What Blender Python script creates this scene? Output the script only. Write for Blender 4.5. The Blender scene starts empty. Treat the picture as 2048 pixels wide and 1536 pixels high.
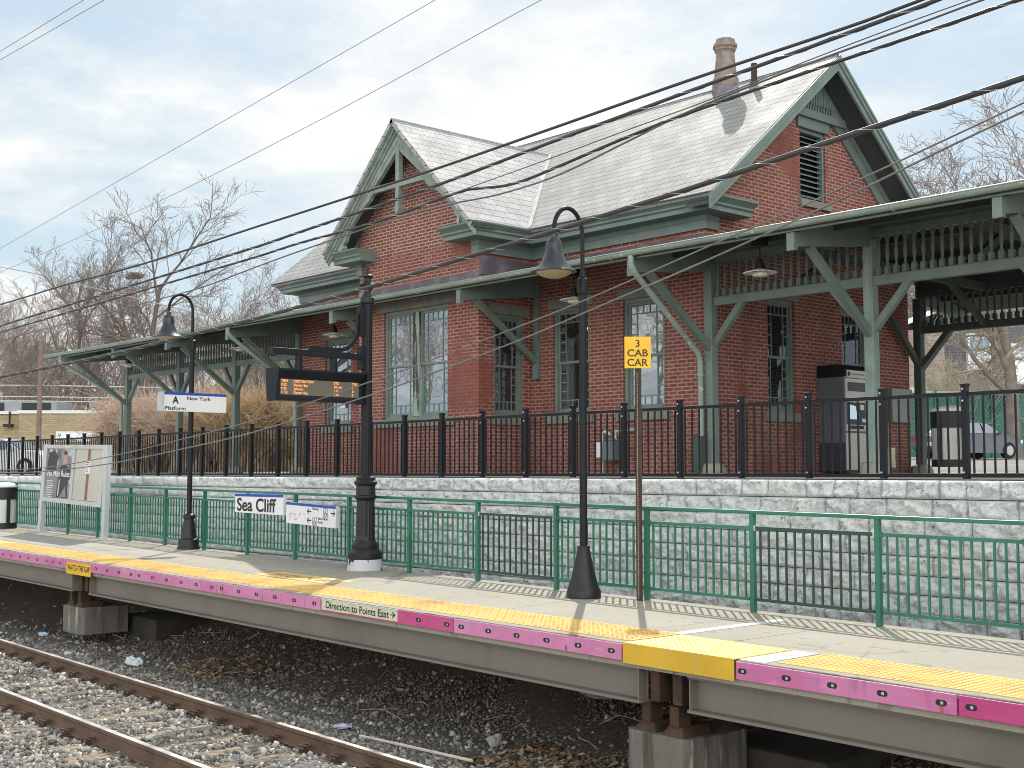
import bpy, bmesh, math, random
import numpy as np
from mathutils import Vector, Matrix, noise
R = math.radians
random.seed(7)
rng = np.random.default_rng(7)
SC = bpy.context.scene
COL = SC.collection
G = 0.0089                       # the line falls gently from left to right

def grade(x): return -G * x
def platform_z(x): return -1.55 + grade(x)

# ------------------------------------------------------------------ materials
class NT:
    def __init__(s, name):
        s.m = bpy.data.materials.new(name); s.m.use_nodes = True
        s.t = s.m.node_tree; s.t.nodes.clear()
        s.out = s.n('ShaderNodeOutputMaterial'); s.b = s.n('ShaderNodeBsdfPrincipled')
        s.l(s.b.outputs[0], s.out.inputs[0])
    def n(s, t, **k):
        nd = s.t.nodes.new(t)
        for a, v in k.items():
            if a in ('inp',):
                for i, x in v.items(): nd.inputs[i].default_value = x
            else: setattr(nd, a, v)
        return nd
    def l(s, a, b): s.t.links.new(a, b)
    def obj(s): return s.n('ShaderNodeTexCoord').outputs['Object']
    def noise(s, vec, scale, detail=4, rough=.55, dist=0.0):
        nd = s.n('ShaderNodeTexNoise', inp={'Scale': scale, 'Detail': detail, 'Roughness': rough, 'Distortion': dist})
        s.l(vec, nd.inputs['Vector']); return nd.outputs['Fac']
    def ramp(s, fac, stops):
        r = s.n('ShaderNodeValToRGB'); e = r.color_ramp.elements
        while len(e) < len(stops): e.new(.5)
        for el, (p, c) in zip(e, stops):
            el.position = p; el.color = (c[0], c[1], c[2], 1) if hasattr(c, '__len__') else (c, c, c, 1)
        s.l(fac, r.inputs[0]); return r.outputs[0]
    def mix(s, fac, a, b, mode='MIX'):
        m = s.n('ShaderNodeMix', data_type='RGBA', blend_type=mode)
        for sock, v in ((m.inputs[0], fac), (m.inputs[6], a), (m.inputs[7], b)):
            if hasattr(v, 'node'): s.l(v, sock)
            elif hasattr(v, '__len__'): sock.default_value = (v[0], v[1], v[2], 1)
            else: sock.default_value = v
        return m.outputs[2]
    def math(s, op, a, b=0.0, clamp=False):
        m = s.n('ShaderNodeMath', operation=op, use_clamp=clamp)
        for sock, v in ((m.inputs[0], a), (m.inputs[1], b)):
            if hasattr(v, 'node'): s.l(v, sock)
            else: sock.default_value = v
        return m.outputs[0]
    def bump(s, h, strength=.3, dist=.01, normal=None):
        b = s.n('ShaderNodeBump', inp={'Strength': strength, 'Distance': dist}); s.l(h, b.inputs['Height'])
        if normal is not None: s.l(normal, b.inputs['Normal'])
        s.l(b.outputs[0], s.b.inputs['Normal']); return b.outputs[0]
    def color(s, c):
        if hasattr(c, 'node'): s.l(c, s.b.inputs['Base Color'])
        else: s.b.inputs['Base Color'].default_value = (c[0], c[1], c[2], 1)
    def rough(s, v):
        if hasattr(v, 'node'): s.l(v, s.b.inputs['Roughness'])
        else: s.b.inputs['Roughness'].default_value = v
    def scaled(s, vec, sc, rot=(0, 0, 0), loc=(0, 0, 0)):
        mp = s.n('ShaderNodeMapping'); mp.inputs['Scale'].default_value = sc
        mp.inputs['Rotation'].default_value = rot; mp.inputs['Location'].default_value = loc
        s.l(vec, mp.inputs[0]); return mp.outputs[0]

def M(name, c, rough=.6, var=.25, scale=3.0, bump=.15, bscale=60, metal=0.0, dirt=None, dscale=1.2, dlo=.5, dhi=.7, streak=False, spec=None):
    """a paint / metal / stone: colour that wanders a little, optional dirt or rust patches, fine bump"""
    t = NT(name); o = t.obj()
    n1 = t.noise(o, scale, 5)
    lo = [x * (1 - var) for x in c]; hi = [min(1, x * (1 + var)) for x in c]
    col = t.ramp(n1, [(.3, lo), (.7, hi)])
    if dirt:
        v = t.scaled(o, (1, 1, .12)) if streak else o
        n2 = t.noise(v, dscale, 6, .65)
        f = t.ramp(n2, [(dlo, 0), (dhi, 1)])
        col = t.mix(f, col, dirt)
    t.color(col)
    n3 = t.noise(o, bscale, 3)
    if bump: t.bump(n3, bump, .01)
    t.rough(t.ramp(n1, [(.2, max(.02, rough - .1)), (.8, min(1, rough + .1))]))
    t.b.inputs['Metallic'].default_value = metal
    if spec is not None: t.b.inputs['Specular IOR Level'].default_value = spec
    return t.m

def M_emit(name, c, strength):
    t = NT(name); t.color((0.02, 0.02, 0.02)); t.b.inputs['Emission Color'].default_value = (*c, 1)
    t.b.inputs['Emission Strength'].default_value = strength; return t.m

def M_brick(name, dark, light, mortar, bw=.205, bh=.0685, msize=.0125, patch=True, soot=.3):
    t = NT(name); uv = t.n('ShaderNodeUVMap').outputs[0]; o = t.obj()
    wob = t.n('ShaderNodeMix', data_type='VECTOR'); wob.inputs[0].default_value = .006
    nn = t.n('ShaderNodeTexNoise', inp={'Scale': 9.0, 'Detail': 2}); t.l(o, nn.inputs['Vector'])
    t.l(uv, wob.inputs[4]); t.l(nn.outputs['Color'], wob.inputs[5])
    def br(c1, c2, mo, bias=0.0):
        b = t.n('ShaderNodeTexBrick', offset=.5, squash=1.0, squash_frequency=2)
        b.inputs['Scale'].default_value = 1; b.inputs['Brick Width'].default_value = bw; b.inputs['Row Height'].default_value = bh
        b.inputs['Mortar Size'].default_value = msize; b.inputs['Mortar Smooth'].default_value = .25; b.inputs['Bias'].default_value = bias
        b.inputs['Color1'].default_value = (*c1, 1); b.inputs['Color2'].default_value = (*c2, 1); b.inputs['Mortar'].default_value = (*mo, 1)
        t.l(wob.outputs[1], b.inputs['Vector']); return b
    b1 = br(dark, light, mortar, -.1)
    big = t.noise(o, .7, 4, .6); mid = t.noise(o, 6, 5, .6); fine = t.noise(o, 55, 4, .6)
    col = b1.outputs['Color']
    col = t.mix(t.ramp(mid, [(.35, .35), (.7, 0)]), col, [x * .45 for x in dark])
    # repointed and repainted patches where the joints nearly vanish
    if patch:
        pm = t.ramp(t.noise(t.scaled(o, (1, 1, 1.1)), .55, 3, .5), [(.57, 0), (.63, .8)])
        col = t.mix(pm, col, t.mix(mid, [x * .8 for x in dark], light))
    # bloom of lime on some of the brick
    bl = t.ramp(t.noise(o, 2.3, 6, .7), [(.55, 0), (.8, .35)])
    col = t.mix(bl, col, [min(1, x * .9 + .05) for x in mortar])
    sepxyz = t.n('ShaderNodeSeparateXYZ'); t.l(o, sepxyz.inputs[0])
    lowz = t.math('SUBTRACT', 1.0, t.math('MULTIPLY', sepxyz.outputs[2], .9), True)
    damp = t.math('MULTIPLY', t.ramp(t.noise(t.scaled(o, (1, 1, .5)), 1.9, 5, .6), [(.42, 0), (.6, .5)]), lowz)
    col = t.mix(damp, col, [x * .42 for x in dark])
    grime = t.ramp(t.noise(t.scaled(o, (1, 1, .25)), 1.3, 5, .6), [(.48, 0), (.75, soot)])
    col = t.mix(grime, col, (.035, .028, .026))
    t.color(col)
    h = t.math('MULTIPLY', b1.outputs['Fac'], -1.0)
    h = t.math('ADD', h, t.math('MULTIPLY', fine, .35))
    t.bump(h, .75, .008); t.rough(.85)
    return t.m

def M_slate(name, c1, c2, joint, speckle=.35):
    t = NT(name); uv = t.n('ShaderNodeUVMap').outputs[0]; o = t.obj()
    b = t.n('ShaderNodeTexBrick', offset=.5)
    for k, v in (('Scale', 1), ('Brick Width', .33), ('Row Height', .215), ('Mortar Size', .005), ('Mortar Smooth', .1), ('Bias', 0)): b.inputs[k].default_value = v
    b.inputs['Color1'].default_value = (*c1, 1); b.inputs['Color2'].default_value = (*c2, 1); b.inputs['Mortar'].default_value = (*joint, 1)
    t.l(uv, b.inputs['Vector'])
    n1 = t.noise(o, 1.1, 5, .6); n2 = t.noise(o, 26, 4, .7)
    col = t.mix(t.ramp(n1, [(.35, 0), (.75, .45)]), b.outputs['Color'], [x * .72 for x in c1])
    col = t.mix(t.ramp(n2, [(.52, 0), (.62, speckle)]), col, (.10, .10, .11))
    t.color(col)
    # each course rises to its lower edge; its shadow line is painted in dark
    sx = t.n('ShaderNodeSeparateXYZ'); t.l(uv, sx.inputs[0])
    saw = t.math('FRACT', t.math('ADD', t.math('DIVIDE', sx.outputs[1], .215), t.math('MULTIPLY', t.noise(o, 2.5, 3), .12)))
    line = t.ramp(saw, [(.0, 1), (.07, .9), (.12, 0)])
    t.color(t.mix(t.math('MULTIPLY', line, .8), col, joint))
    h = t.math('ADD', t.math('MULTIPLY', saw, -1.0), t.math('MULTIPLY', b.outputs['Fac'], -.6))
    h = t.math('ADD', h, t.math('MULTIPLY', n2, .25))
    t.bump(h, .6, .016); t.rough(t.ramp(n1, [(.3, .6), (.7, .8)])); t.b.inputs['Specular IOR Level'].default_value = .22
    return t.m

def M_glass(name, base=(.015, .018, .02), refl=.35, trans=0.0):
    t = NT(name); o = t.obj()
    g = t.n('ShaderNodeBsdfGlossy'); g.inputs['Roughness'].default_value = .015; g.inputs['Color'].default_value = (.9, .95, 1, 1)
    d = t.n('ShaderNodeBsdfDiffuse'); d.inputs['Color'].default_value = (*base, 1)
    src = d.outputs[0]
    if trans:
        tr = t.n('ShaderNodeBsdfTransparent'); tr.inputs['Color'].default_value = (.8, .85, .85, 1)
        m0 = t.n('ShaderNodeMixShader'); m0.inputs[0].default_value = trans
        t.l(src, m0.inputs[1]); t.l(tr.outputs[0], m0.inputs[2]); src = m0.outputs[0]
    m = t.n('ShaderNodeMixShader')
    lw = t.n('ShaderNodeLayerWeight'); lw.inputs['Blend'].default_value = .35
    f = t.math('ADD', t.math('MULTIPLY', lw.outputs['Fresnel'], .6), refl, True)
    t.l(f, m.inputs[0]); t.l(src, m.inputs[1]); t.l(g.outputs[0], m.inputs[2])
    wv = t.noise(o, 1.6, 2); bp = t.n('ShaderNodeBump', inp={'Strength': .06, 'Distance': .05}); t.l(wv, bp.inputs['Height'])
    t.l(bp.outputs[0], g.inputs['Normal'])
    t.l(m.outputs[0], t.out.inputs[0]); return t.m

# ------------------------------------------------------------------ mesh builder
class MB:
    def __init__(s, graded=False): s.v = []; s.f = []; s.mi = []; s.uv = {}; s.graded = graded; s.cur = 0
    def mark(s): s.marks = getattr(s, 'marks', []) + [(len(s.v), len(s.f))]
    def each(s, name, mats, parent, **k):
        """every marked piece as an object of its own"""
        out = []; ms = [(0, 0)] + getattr(s, 'marks', []) + [(len(s.v), len(s.f))]
        for (v0, f0), (v1, f1) in zip(ms[:-1], ms[1:]):
            if f1 == f0: continue
            q = MB(s.graded); q.v = s.v[v0:v1]; q.f = [[i - v0 for i in f] for f in s.f[f0:f1]]; q.mi = s.mi[f0:f1]; q.uv = {i - f0: u for i, u in s.uv.items() if f0 <= i < f1}
            out.append(q.build(name, mats, parent, **k))
        return out
    def add(s, vs, fs, uvs=None):
        b = len(s.v); s.v.extend([tuple(p) for p in vs])
        for k, f in enumerate(fs):
            if uvs is not None: s.uv[len(s.f)] = uvs[k]
            s.f.append([b + i for i in f]); s.mi.append(s.cur)
    def box(s, x0, x1, y0, y1, z0, z1):
        s.add([(x0,y0,z0),(x1,y0,z0),(x1,y1,z0),(x0,y1,z0),(x0,y0,z1),(x1,y0,z1),(x1,y1,z1),(x0,y1,z1)],
              [(0,3,2,1),(4,5,6,7),(0,1,5,4),(1,2,6,5),(2,3,7,6),(3,0,4,7)])
    def obox(s, o, u, v, w):
        o, u, v, w = map(Vector, (o, u, v, w))
        p = [o, o+u, o+u+v, o+v]; p += [q + w for q in p]
        fs = [(0,3,2,1),(4,5,6,7),(0,1,5,4),(1,2,6,5),(2,3,7,6),(3,0,4,7)]
        if u.cross(v).dot(w) < 0: fs = [f[::-1] for f in fs]
        s.add(p, fs)
    def beam(s, a, b, w, h, up=(0, 0, 1)):
        a, b = Vector(a), Vector(b); d = b - a; side = d.cross(Vector(up))
        if side.length < 1e-6: side = Vector((1, 0, 0))
        side.normalize(); t = side.cross(d).normalized()
        s.obox(a - side * w / 2 - t * h / 2, side * w, t * h, d)
    def quad(s, a, b, c, d, uv=None): s.add([a, b, c, d], [(0, 1, 2, 3)], [uv] if uv else None)
    def prism(s, pts, vec):
        """planar polygon extruded by vec"""
        n = len(pts); vec = Vector(vec); P = [Vector(p) for p in pts]; Q = [p + vec for p in P]
        nrm = Vector((0, 0, 0))
        for i in range(n): nrm += (P[i] - P[0]).cross(P[(i+1) % n] - P[0])
        fs = [tuple(range(n)), tuple(range(2*n-1, n-1, -1))] + [(i, n+i, n+(i+1) % n, (i+1) % n) for i in range(n)]
        if nrm.dot(vec) > 0: fs = [f[::-1] for f in fs]
        s.add(P + Q, fs)
    def tube(s, pts, r, n=8, cap=True, closed=False):
        P = [Vector(p) for p in pts]; k = len(P); rr = r if hasattr(r, '__len__') else [r] * k
        vs = []; ref = None
        for i in range(k):
            if closed: d = P[(i+1) % k] - P[i-1]
            else: d = P[min(i+1, k-1)] - P[max(i-1, 0)]
            if d.length < 1e-9: d = Vector((0, 0, 1))
            d.normalize()
            if ref is None: ref = Vector((0, 0, 1)) if abs(d.z) < .9 else Vector((1, 0, 0))
            a = (ref - d * ref.dot(d))
            if a.length < 1e-6: a = d.orthogonal()
            a.normalize(); b = d.cross(a); ref = a
            for j in range(n):
                t = 2 * math.pi * j / n; vs.append(P[i] + (a * math.cos(t) + b * math.sin(t)) * rr[i])
        fs = []
        for i in range(k if closed else k - 1):
            i2 = (i + 1) % k
            for j in range(n): fs.append((i*n+j, i*n+(j+1) % n, i2*n+(j+1) % n, i2*n+j))
        if cap and not closed: fs += [tuple(range(n-1, -1, -1)), tuple(range((k-1)*n, k*n))]
        s.add(vs, fs)
    def lathe(s, prof, c=(0, 0, 0), n=16, phase=0.0, flute=None):
        vs = []; c = Vector(c); k = len(prof)
        for (r, z) in prof:
            for j in range(n):
                t = 2 * math.pi * j / n + phase
                rr = r * (flute(j, z) if flute else 1)
                vs.append(c + Vector((rr * math.cos(t), rr * math.sin(t), z)))
        fs = [(i*n+j, i*n+(j+1) % n, (i+1)*n+(j+1) % n, (i+1)*n+j) for i in range(k-1) for j in range(n)]
        fs += [tuple(range(n-1, -1, -1)), tuple(range((k-1)*n, k*n))]
        s.add(vs, fs)
    def sweep(s, path, prof, closed=False):
        """profile (out, z) swept along a plan path; out is to the left of travel, corners mitred"""
        n = len(path); rows = []
        for i in range(n):
            p = Vector(path[i]).to_2d()
            if i == 0: d = (Vector(path[1]) - p).normalized(); nn = Vector((-d.y, d.x))
            elif i == n-1: d = (p - Vector(path[i-1])).normalized(); nn = Vector((-d.y, d.x))
            else:
                d1 = (p - Vector(path[i-1])).normalized(); d2 = (Vector(path[i+1]) - p).normalized()
                n1 = Vector((-d1.y, d1.x)); n2 = Vector((-d2.y, d2.x)); nn = (n1 + n2); nn = nn / max(.2, nn.dot(n1))
            rows.append([(p.x + nn.x*o, p.y + nn.y*o, z) for o, z in prof])
        k = len(prof); vs = [q for r in rows for q in r]
        fs = [(i*k+j, (i+1)*k+j, (i+1)*k+(j+1) % k, i*k+(j+1) % k) for i in range(n-1) for j in range(k)]
        fs += [tuple(range(k)), tuple(range((n-1)*k, n*k))[::-1]]
        s.add(vs, fs)
    def build(s, name, mats, parent=None, smooth=False, bevel=0.0, autosmooth=False):
        vs = [(x, y, z + grade(x)) for x, y, z in s.v] if s.graded else s.v
        me = bpy.data.meshes.new(name); me.from_pydata(vs, [], s.f)
        mats = mats if isinstance(mats, (list, tuple)) else [mats]
        for m in mats: me.materials.append(m)
        if len(mats) > 1: me.polygons.foreach_set('material_index', s.mi)
        uvl = me.uv_layers.new(name='UVMap').data
        for p in me.polygons:
            if p.index in s.uv and s.uv[p.index]:
                for li, q in zip(p.loop_indices, s.uv[p.index]): uvl[li].uv = q
                continue
            nx, ny, nz = (abs(t) for t in p.normal)
            for li in p.loop_indices:
                c = me.vertices[me.loops[li].vertex_index].co
                uvl[li].uv = (c.y, c.z) if nx >= ny and nx >= nz else ((c.x, c.z) if ny >= nz else (c.x, c.y))
        if smooth: me.polygons.foreach_set('use_smooth', [True] * len(me.polygons))
        o = bpy.data.objects.new(name, me); COL.objects.link(o)
        if bevel:
            b = o.modifiers.new('bevel', 'BEVEL'); b.width = bevel; b.segments = 2; b.limit_method = 'ANGLE'; b.angle_limit = R(40)
        if autosmooth:
            me.polygons.foreach_set('use_smooth', [True] * len(me.polygons))
            es = o.modifiers.new('edges', 'EDGE_SPLIT'); es.split_angle = R(38)
        if parent is not None: put(o, parent)
        return o

def world_loc(o):
    p = Vector(o.location)
    while o.parent: o = o.parent; p = p + Vector(o.location)
    return p
def put(o, parent):
    o.location = Vector(o.location) - world_loc(parent); o.parent = parent
def tag(o, label, cat, group=None, kind=None):
    if label: o['label'] = label
    if cat: o['category'] = cat
    if group: o['group'] = group
    if kind: o['kind'] = kind
    return o
def thing(name, label, cat, loc=(0, 0, 0), group=None):
    o = bpy.data.objects.new(name, None); COL.objects.link(o); o.empty_display_size = .2
    o.location = loc; return tag(o, label, cat, group)
def struct(name, mb, m, **k):
    o = mb.build(name, m, **k); o['kind'] = 'structure'; return o
def dup(root, loc, label=None, rotz=0.0, scale=None, group=None):
    def cp(o, par):
        c = o.copy(); COL.objects.link(c)
        if par is not None: c.parent = par
        for ch in list(o.children): cp(ch, c)
        return c
    r = cp(root, None); r.location = loc; r.rotation_euler = (0, 0, rotz)
    if scale: r.scale = (scale, scale, scale) if not hasattr(scale, '__len__') else scale
    if label: r['label'] = label
    if group: r['group'] = group
    return r

def text_mesh(mb, s, origin, u, v, height, width=None, bold=0.0, align='LEFT', depth=.004, spacing=1.0):
    """flat lettering with its cap height along v and its run along u"""
    cu = bpy.data.curves.new('lettering', 'FONT'); cu.body = s; cu.size = 1.0; cu.offset = bold; cu.space_character = spacing
    ob = bpy.data.objects.new('lettering', cu); COL.objects.link(ob)
    dg = bpy.context.evaluated_depsgraph_get(); dg.update()
    me = bpy.data.meshes.new_from_object(ob.evaluated_get(dg))
    vs = np.array([tuple(x.co) for x in me.vertices]); fs = [tuple(p.vertices) for p in me.polygons]
    bpy.data.objects.remove(ob); bpy.data.curves.remove(cu)
    if len(vs):
        cap = .729
        x0, x1 = vs[:, 0].min(), vs[:, 0].max()
        sy = height / cap; sx = (width / (x1 - x0)) if width else sy
        off = {'LEFT': -x0, 'CENTER': -(x0 + x1) / 2, 'RIGHT': -x1}[align]
        o, u, v = Vector(origin), Vector(u).normalized(), Vector(v).normalized(); w = u.cross(v)
        mb.add([o + u * ((p[0] + off) * sx) + v * (p[1] * sy) + w * depth for p in vs], fs)
    bpy.data.meshes.remove(me)

def raw_mesh(name, verts, faces, mats, midx=None, smooth=False, parent=None):
    """large numpy meshes; faces is an (n,k) array"""
    me = bpy.data.meshes.new(name); nv, nf, k = len(verts), len(faces), faces.shape[1]
    me.vertices.add(nv); me.vertices.foreach_set('co', np.asarray(verts, np.float32).ravel())
    me.loops.add(nf * k); me.loops.foreach_set('vertex_index', np.asarray(faces, np.int32).ravel())
    me.polygons.add(nf); me.polygons.foreach_set('loop_start', np.arange(0, nf * k, k, dtype=np.int32))
    me.polygons.foreach_set('loop_total', np.full(nf, k, np.int32))
    mats = mats if isinstance(mats, (list, tuple)) else [mats]
    for m in mats: me.materials.append(m)
    if midx is not None: me.polygons.foreach_set('material_index', np.asarray(midx, np.int32))
    if smooth: me.polygons.foreach_set('use_smooth', np.ones(nf, bool))
    me.update(calc_edges=True); me.validate()
    o = bpy.data.objects.new(name, me); COL.objects.link(o)
    if parent is not None: put(o, parent)
    return o
# ------------------------------------------------------------------ camera, sky, sun
PITCH, YAW = 4.04978, 48.22947
cam = bpy.data.cameras.new('camera'); co = bpy.data.objects.new('camera', cam); COL.objects.link(co)
cam.sensor_width = 36; cam.lens = 36 * 2500 / 2048; cam.clip_start = .05; cam.clip_end = 6000
co.rotation_euler = (R(90 + PITCH), 0, R(YAW)); SC.camera = co

SUN_EL, SUN_AZ = 46.3, 43.2          # azimuth counted from +Y towards -X
W = bpy.data.worlds.new('World'); SC.world = W; W.use_nodes = True
wt = W.node_tree; wt.nodes.clear()
class WN(NT):
    def __init__(s, t): s.t = t
w = WN(wt)
wo = w.n('ShaderNodeOutputWorld'); bg = w.n('ShaderNodeBackground'); w.l(bg.outputs[0], wo.inputs[0]); bg.inputs[1].default_value = .1
sky = w.n('ShaderNodeTexSky', sky_type='NISHITA', sun_disc=False, sun_elevation=R(SUN_EL), sun_rotation=R(-SUN_AZ), dust_density=1.6, air_density=1.0, ozone_density=1.2)
gen = w.n('ShaderNodeTexCoord').outputs['Generated']
sx = w.n('ShaderNodeSeparateXYZ'); w.l(gen, sx.inputs[0])
zz = w.math('ADD', w.math('MAXIMUM', sx.outputs[2], 0.0), .16)
cx_ = w.math('DIVIDE', sx.outputs[0], zz); cy_ = w.math('DIVIDE', sx.outputs[1], zz)
cmb = w.n('ShaderNodeCombineXYZ'); w.l(cx_, cmb.inputs[0]); w.l(cy_, cmb.inputs[1])
cv = w.scaled(cmb.outputs[0], (1, 1, 1), loc=(2.6, 4.5, 0))
n_a = w.noise(cv, .95, 8, .58, .35); n_b = w.noise(cv, 3.4, 7, .62, .1); n_c = w.noise(cv, .45, 3, .5)
dens = w.math('ADD', w.math('ADD', w.math('MULTIPLY', n_a, .54), w.math('MULTIPLY', n_b, .2)), w.math('MULTIPLY', n_c, .4))
cloud = w.ramp(dens, [(.485, 0), (.535, .5), (.60, 1)])
shade = w.ramp(w.math('ADD', w.math('MULTIPLY', n_b, .5), w.math('MULTIPLY', n_a, .5)), [(.38, (4.2, 4.55, 4.7)), (.57, (5.6, 5.65, 5.55))])
# unseen clouds away from the sun are boosted, an added fill for shaded fronts
back = w.math('MULTIPLY', w.math('SUBTRACT', w.math('MULTIPLY', sx.outputs[0], .7), sx.outputs[1]), .8, True)
shade = w.mix(back, shade, w.mix(1.0, shade, (4.0, 3.85, 3.65), 'MULTIPLY'))
blue = w.mix(.8, sky.outputs[0], (2.75, 3.5, 3.95))
horizon = w.ramp(sx.outputs[2], [(.0, .55), (.3, 0)])
blue = w.mix(horizon, blue, (3.5, 4.35, 4.8))
w.l(w.mix(cloud, blue, shade), bg.inputs[0])

sun = bpy.data.lights.new('sun', 'SUN'); sun.energy = 2.5; sun.angle = R(.5); sun.color = (1, .95, .87)
so = bpy.data.objects.new('sun', sun); COL.objects.link(so)
sd = Vector((-math.cos(R(SUN_EL)) * math.sin(R(SUN_AZ)), math.cos(R(SUN_EL)) * math.cos(R(SUN_AZ)), math.sin(R(SUN_EL))))
so.rotation_euler = sd.to_track_quat('Z', 'Y').to_euler(); so.location = sd * 60
SC.view_settings.view_transform = 'Standard'; SC.view_settings.look = 'None'; SC.view_settings.gamma = 1
SC.view_settings.exposure = 0.9
SC.cycles.pixel_filter_type = 'BLACKMAN_HARRIS'; SC.cycles.filter_width = .95
SC.cycles.max_bounces = 6; SC.cycles.transparent_max_bounces = 12

# ------------------------------------------------------------------ shared materials
m_green = M('green_paint', (.16, .208, .186), .5, .16, 2.2, .12, 45, dirt=(.22, .25, .23), dscale=3, dlo=.6, dhi=.85)
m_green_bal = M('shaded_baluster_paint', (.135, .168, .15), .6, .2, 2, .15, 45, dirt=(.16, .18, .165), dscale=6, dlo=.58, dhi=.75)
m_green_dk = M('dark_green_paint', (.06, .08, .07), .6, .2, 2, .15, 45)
m_green_worn = M('worn_green_paint', (.23, .285, .255), .65, .25, 3, .4, 30, dirt=(.34, .36, .32), dscale=9, dlo=.55, dhi=.72, streak=True)
m_peel = M('peeling_paint', (.27, .36, .31), .75, .2, 4, .4, 40, dirt=(.055, .04, .03), dscale=6, dlo=.5, dhi=.55, streak=True)
m_gutter = M('gutter_paint', (.27, .33, .285), .38, .15, 1.5, .1, 40, dirt=(.7, .72, .68), dscale=8, dlo=.63, dhi=.67)
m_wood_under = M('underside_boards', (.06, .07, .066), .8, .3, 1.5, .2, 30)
m_brick = M_brick('red_brick', (.20, .058, .043), (.285, .092, .068), (.46, .285, .24))
m_brick_clean = M_brick('pointed_red_brick', (.21, .064, .048), (.29, .096, .072), (.54, .37, .32), msize=.014, patch=False, soot=.2)
m_ybrick = M_brick('buff_brick', (.46, .35, .20), (.58, .46, .29), (.34, .27, .18), bw=.42, bh=.14, msize=.016, patch=False, soot=.1)
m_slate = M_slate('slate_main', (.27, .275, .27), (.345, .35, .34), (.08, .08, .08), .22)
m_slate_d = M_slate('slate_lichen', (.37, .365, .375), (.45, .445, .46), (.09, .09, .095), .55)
m_lead = M('lead_flashing', (.10, .085, .105), .45, .2, 2, .15, 20, dirt=(.2, .2, .22), dscale=2)
m_zinc = M('zinc_flashing', (.5, .52, .52), .4, .15, 3, .1, 30)
m_chim = M('weathered_brick_stack', (.245, .20, .175), .9, .3, 7, .5, 35, dirt=(.38, .16, .11), dscale=5, dlo=.58, dhi=.66)
m_black = M('black_coating', (.007, .0075, .0095), .5, .2, 3, .05, 60)
m_navy = M('blue_black_coating', (.0075, .0085, .013), .5, .2, 3, .05, 60, spec=.3)
m_bolt = M('bright_bolt', (.62, .63, .62), .35, .1, 3, 0, metal=.6)
m_rail_green = M('railing_green', (.028, .16, .105), .42, .2, 2, .06, 50)
m_rail_dark = M('railing_dark_green', (.022, .055, .042), .5, .2, 2, .06, 50)
m_alu = M('aluminium', (.55, .58, .60), .45, .1, 2, .05, 40, metal=.35)
m_white = M('sign_white', (.74, .75, .77), .45, .05, 1.2, .02, 40)
m_blue = M('sign_blue', (.02, .06, .42), .5, .05, 2, 0)
m_ink = M('sign_ink', (.015, .015, .02), .55, .05, 2, 0)
m_yel = M('sign_yellow', (.80, .46, .012), .45, .06, 2, .02, 40)
m_cream = M('sign_cream', (.66, .66, .47), .5, .08, 3, .03, 40, dirt=(.45, .43, .32), dscale=4)
m_glass = M_glass('sky_glass', (.07, .075, .08), .40)
m_glass_d = M_glass('dim_glass', (.05, .048, .042), .09, .55)
m_room = M('dim_interior', (.05, .045, .038), .9, .4, .9, 0)
m_blind = M('window_blind', (.62, .63, .62), .7, .04, 1, 0)
m_glow = M_emit('lit_tube', (1, .97, .88), 1.2)
m_conc = M('old_concrete', (.30, .285, .25), .9, .22, 2.2, .5, 30, dirt=(.10, .08, .06), dscale=2.4, dlo=.48, dhi=.7, streak=True)
t = NT('stained_pier_concrete'); o = t.obj(); a1 = t.noise(t.scaled(o, (1, 1, .1)), 5, 5, .6); a2 = t.noise(t.scaled(o, (1, 1, .14), loc=(4, 2, 1)), 7, 5, .6); a3 = t.noise(o, 30, 4)
c0 = t.mix(t.ramp(a1, [(.46, 0), (.6, .85)]), (.17, .16, .14), (.05, .038, .028))  # stain streaks; base also darkened for the shade under the platform
c0 = t.mix(t.ramp(a2, [(.58, 0), (.68, .8)]), c0, (.42, .39, .33)); t.color(t.mix(t.ramp(a3, [(.4, .3), (.6, 0)]), c0, (.12, .10, .08))); t.rough(.9); t.bump(a3, .5, .01); m_pierc = t.m
m_stone = M('sandstone', (.20, .205, .175), .85, .2, 4, .4, 40)
m_rust = M('rusty_steel', (.05, .028, .019), .8, .35, 6, .35, 60, dirt=(.10, .048, .022), dscale=5)
m_girder = M('grey_girder_paint', (.195, .172, .145), .55, .06, .8, .06, 30, dirt=(.15, .13, .105), dscale=1.0, streak=True)
def M_board(name, c, c2):
    t = NT(name); o = t.obj(); a = t.noise(o, .9, 4); b_ = t.noise(t.scaled(o, (.35, 1, 2.2)), 9, 6, .7); d_ = t.noise(t.scaled(o, (1, 1, .2)), 11, 5, .65)
    col = t.ramp(a, [(.35, c), (.65, c2)]); col = t.mix(t.ramp(b_, [(.56, 0), (.7, .5)]), col, [min(1, x * 1.15 + .07) for x in c2])
    col = t.mix(t.ramp(d_, [(.56, 0), (.72, .45)]), col, [x * .45 for x in c]); t.color(col); t.rough(t.ramp(b_, [(.3, .42), (.7, .65)])); t.bump(b_, .15, .01); return t.m
m_pink = M_board('pink_board', (.55, .15, .33), (.62, .25, .43))
m_mag = M_board('magenta_board', (.50, .055, .20), (.54, .08, .23))
m_tact = M('tactile_yellow', (.68, .46, .16), .8, .14, 2.5, .15, 60, dirt=(.46, .27, .10), dscale=1.8, dlo=.52, dhi=.72)
m_plate = M('plate_yellow', (.68, .41, .03), .45, .08, 2, .05, 60, dirt=(.6, .42, .12), dscale=5)
m_steel = M('worn_rail_top', (.74, .72, .69), .33, .08, 3, .02, 60, metal=.9)
m_railside = M('rail_rust', (.13, .082, .055), .85, .3, 3, .2, 70, dirt=(.20, .11, .055), dscale=5, dlo=.55, dhi=.7)
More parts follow.
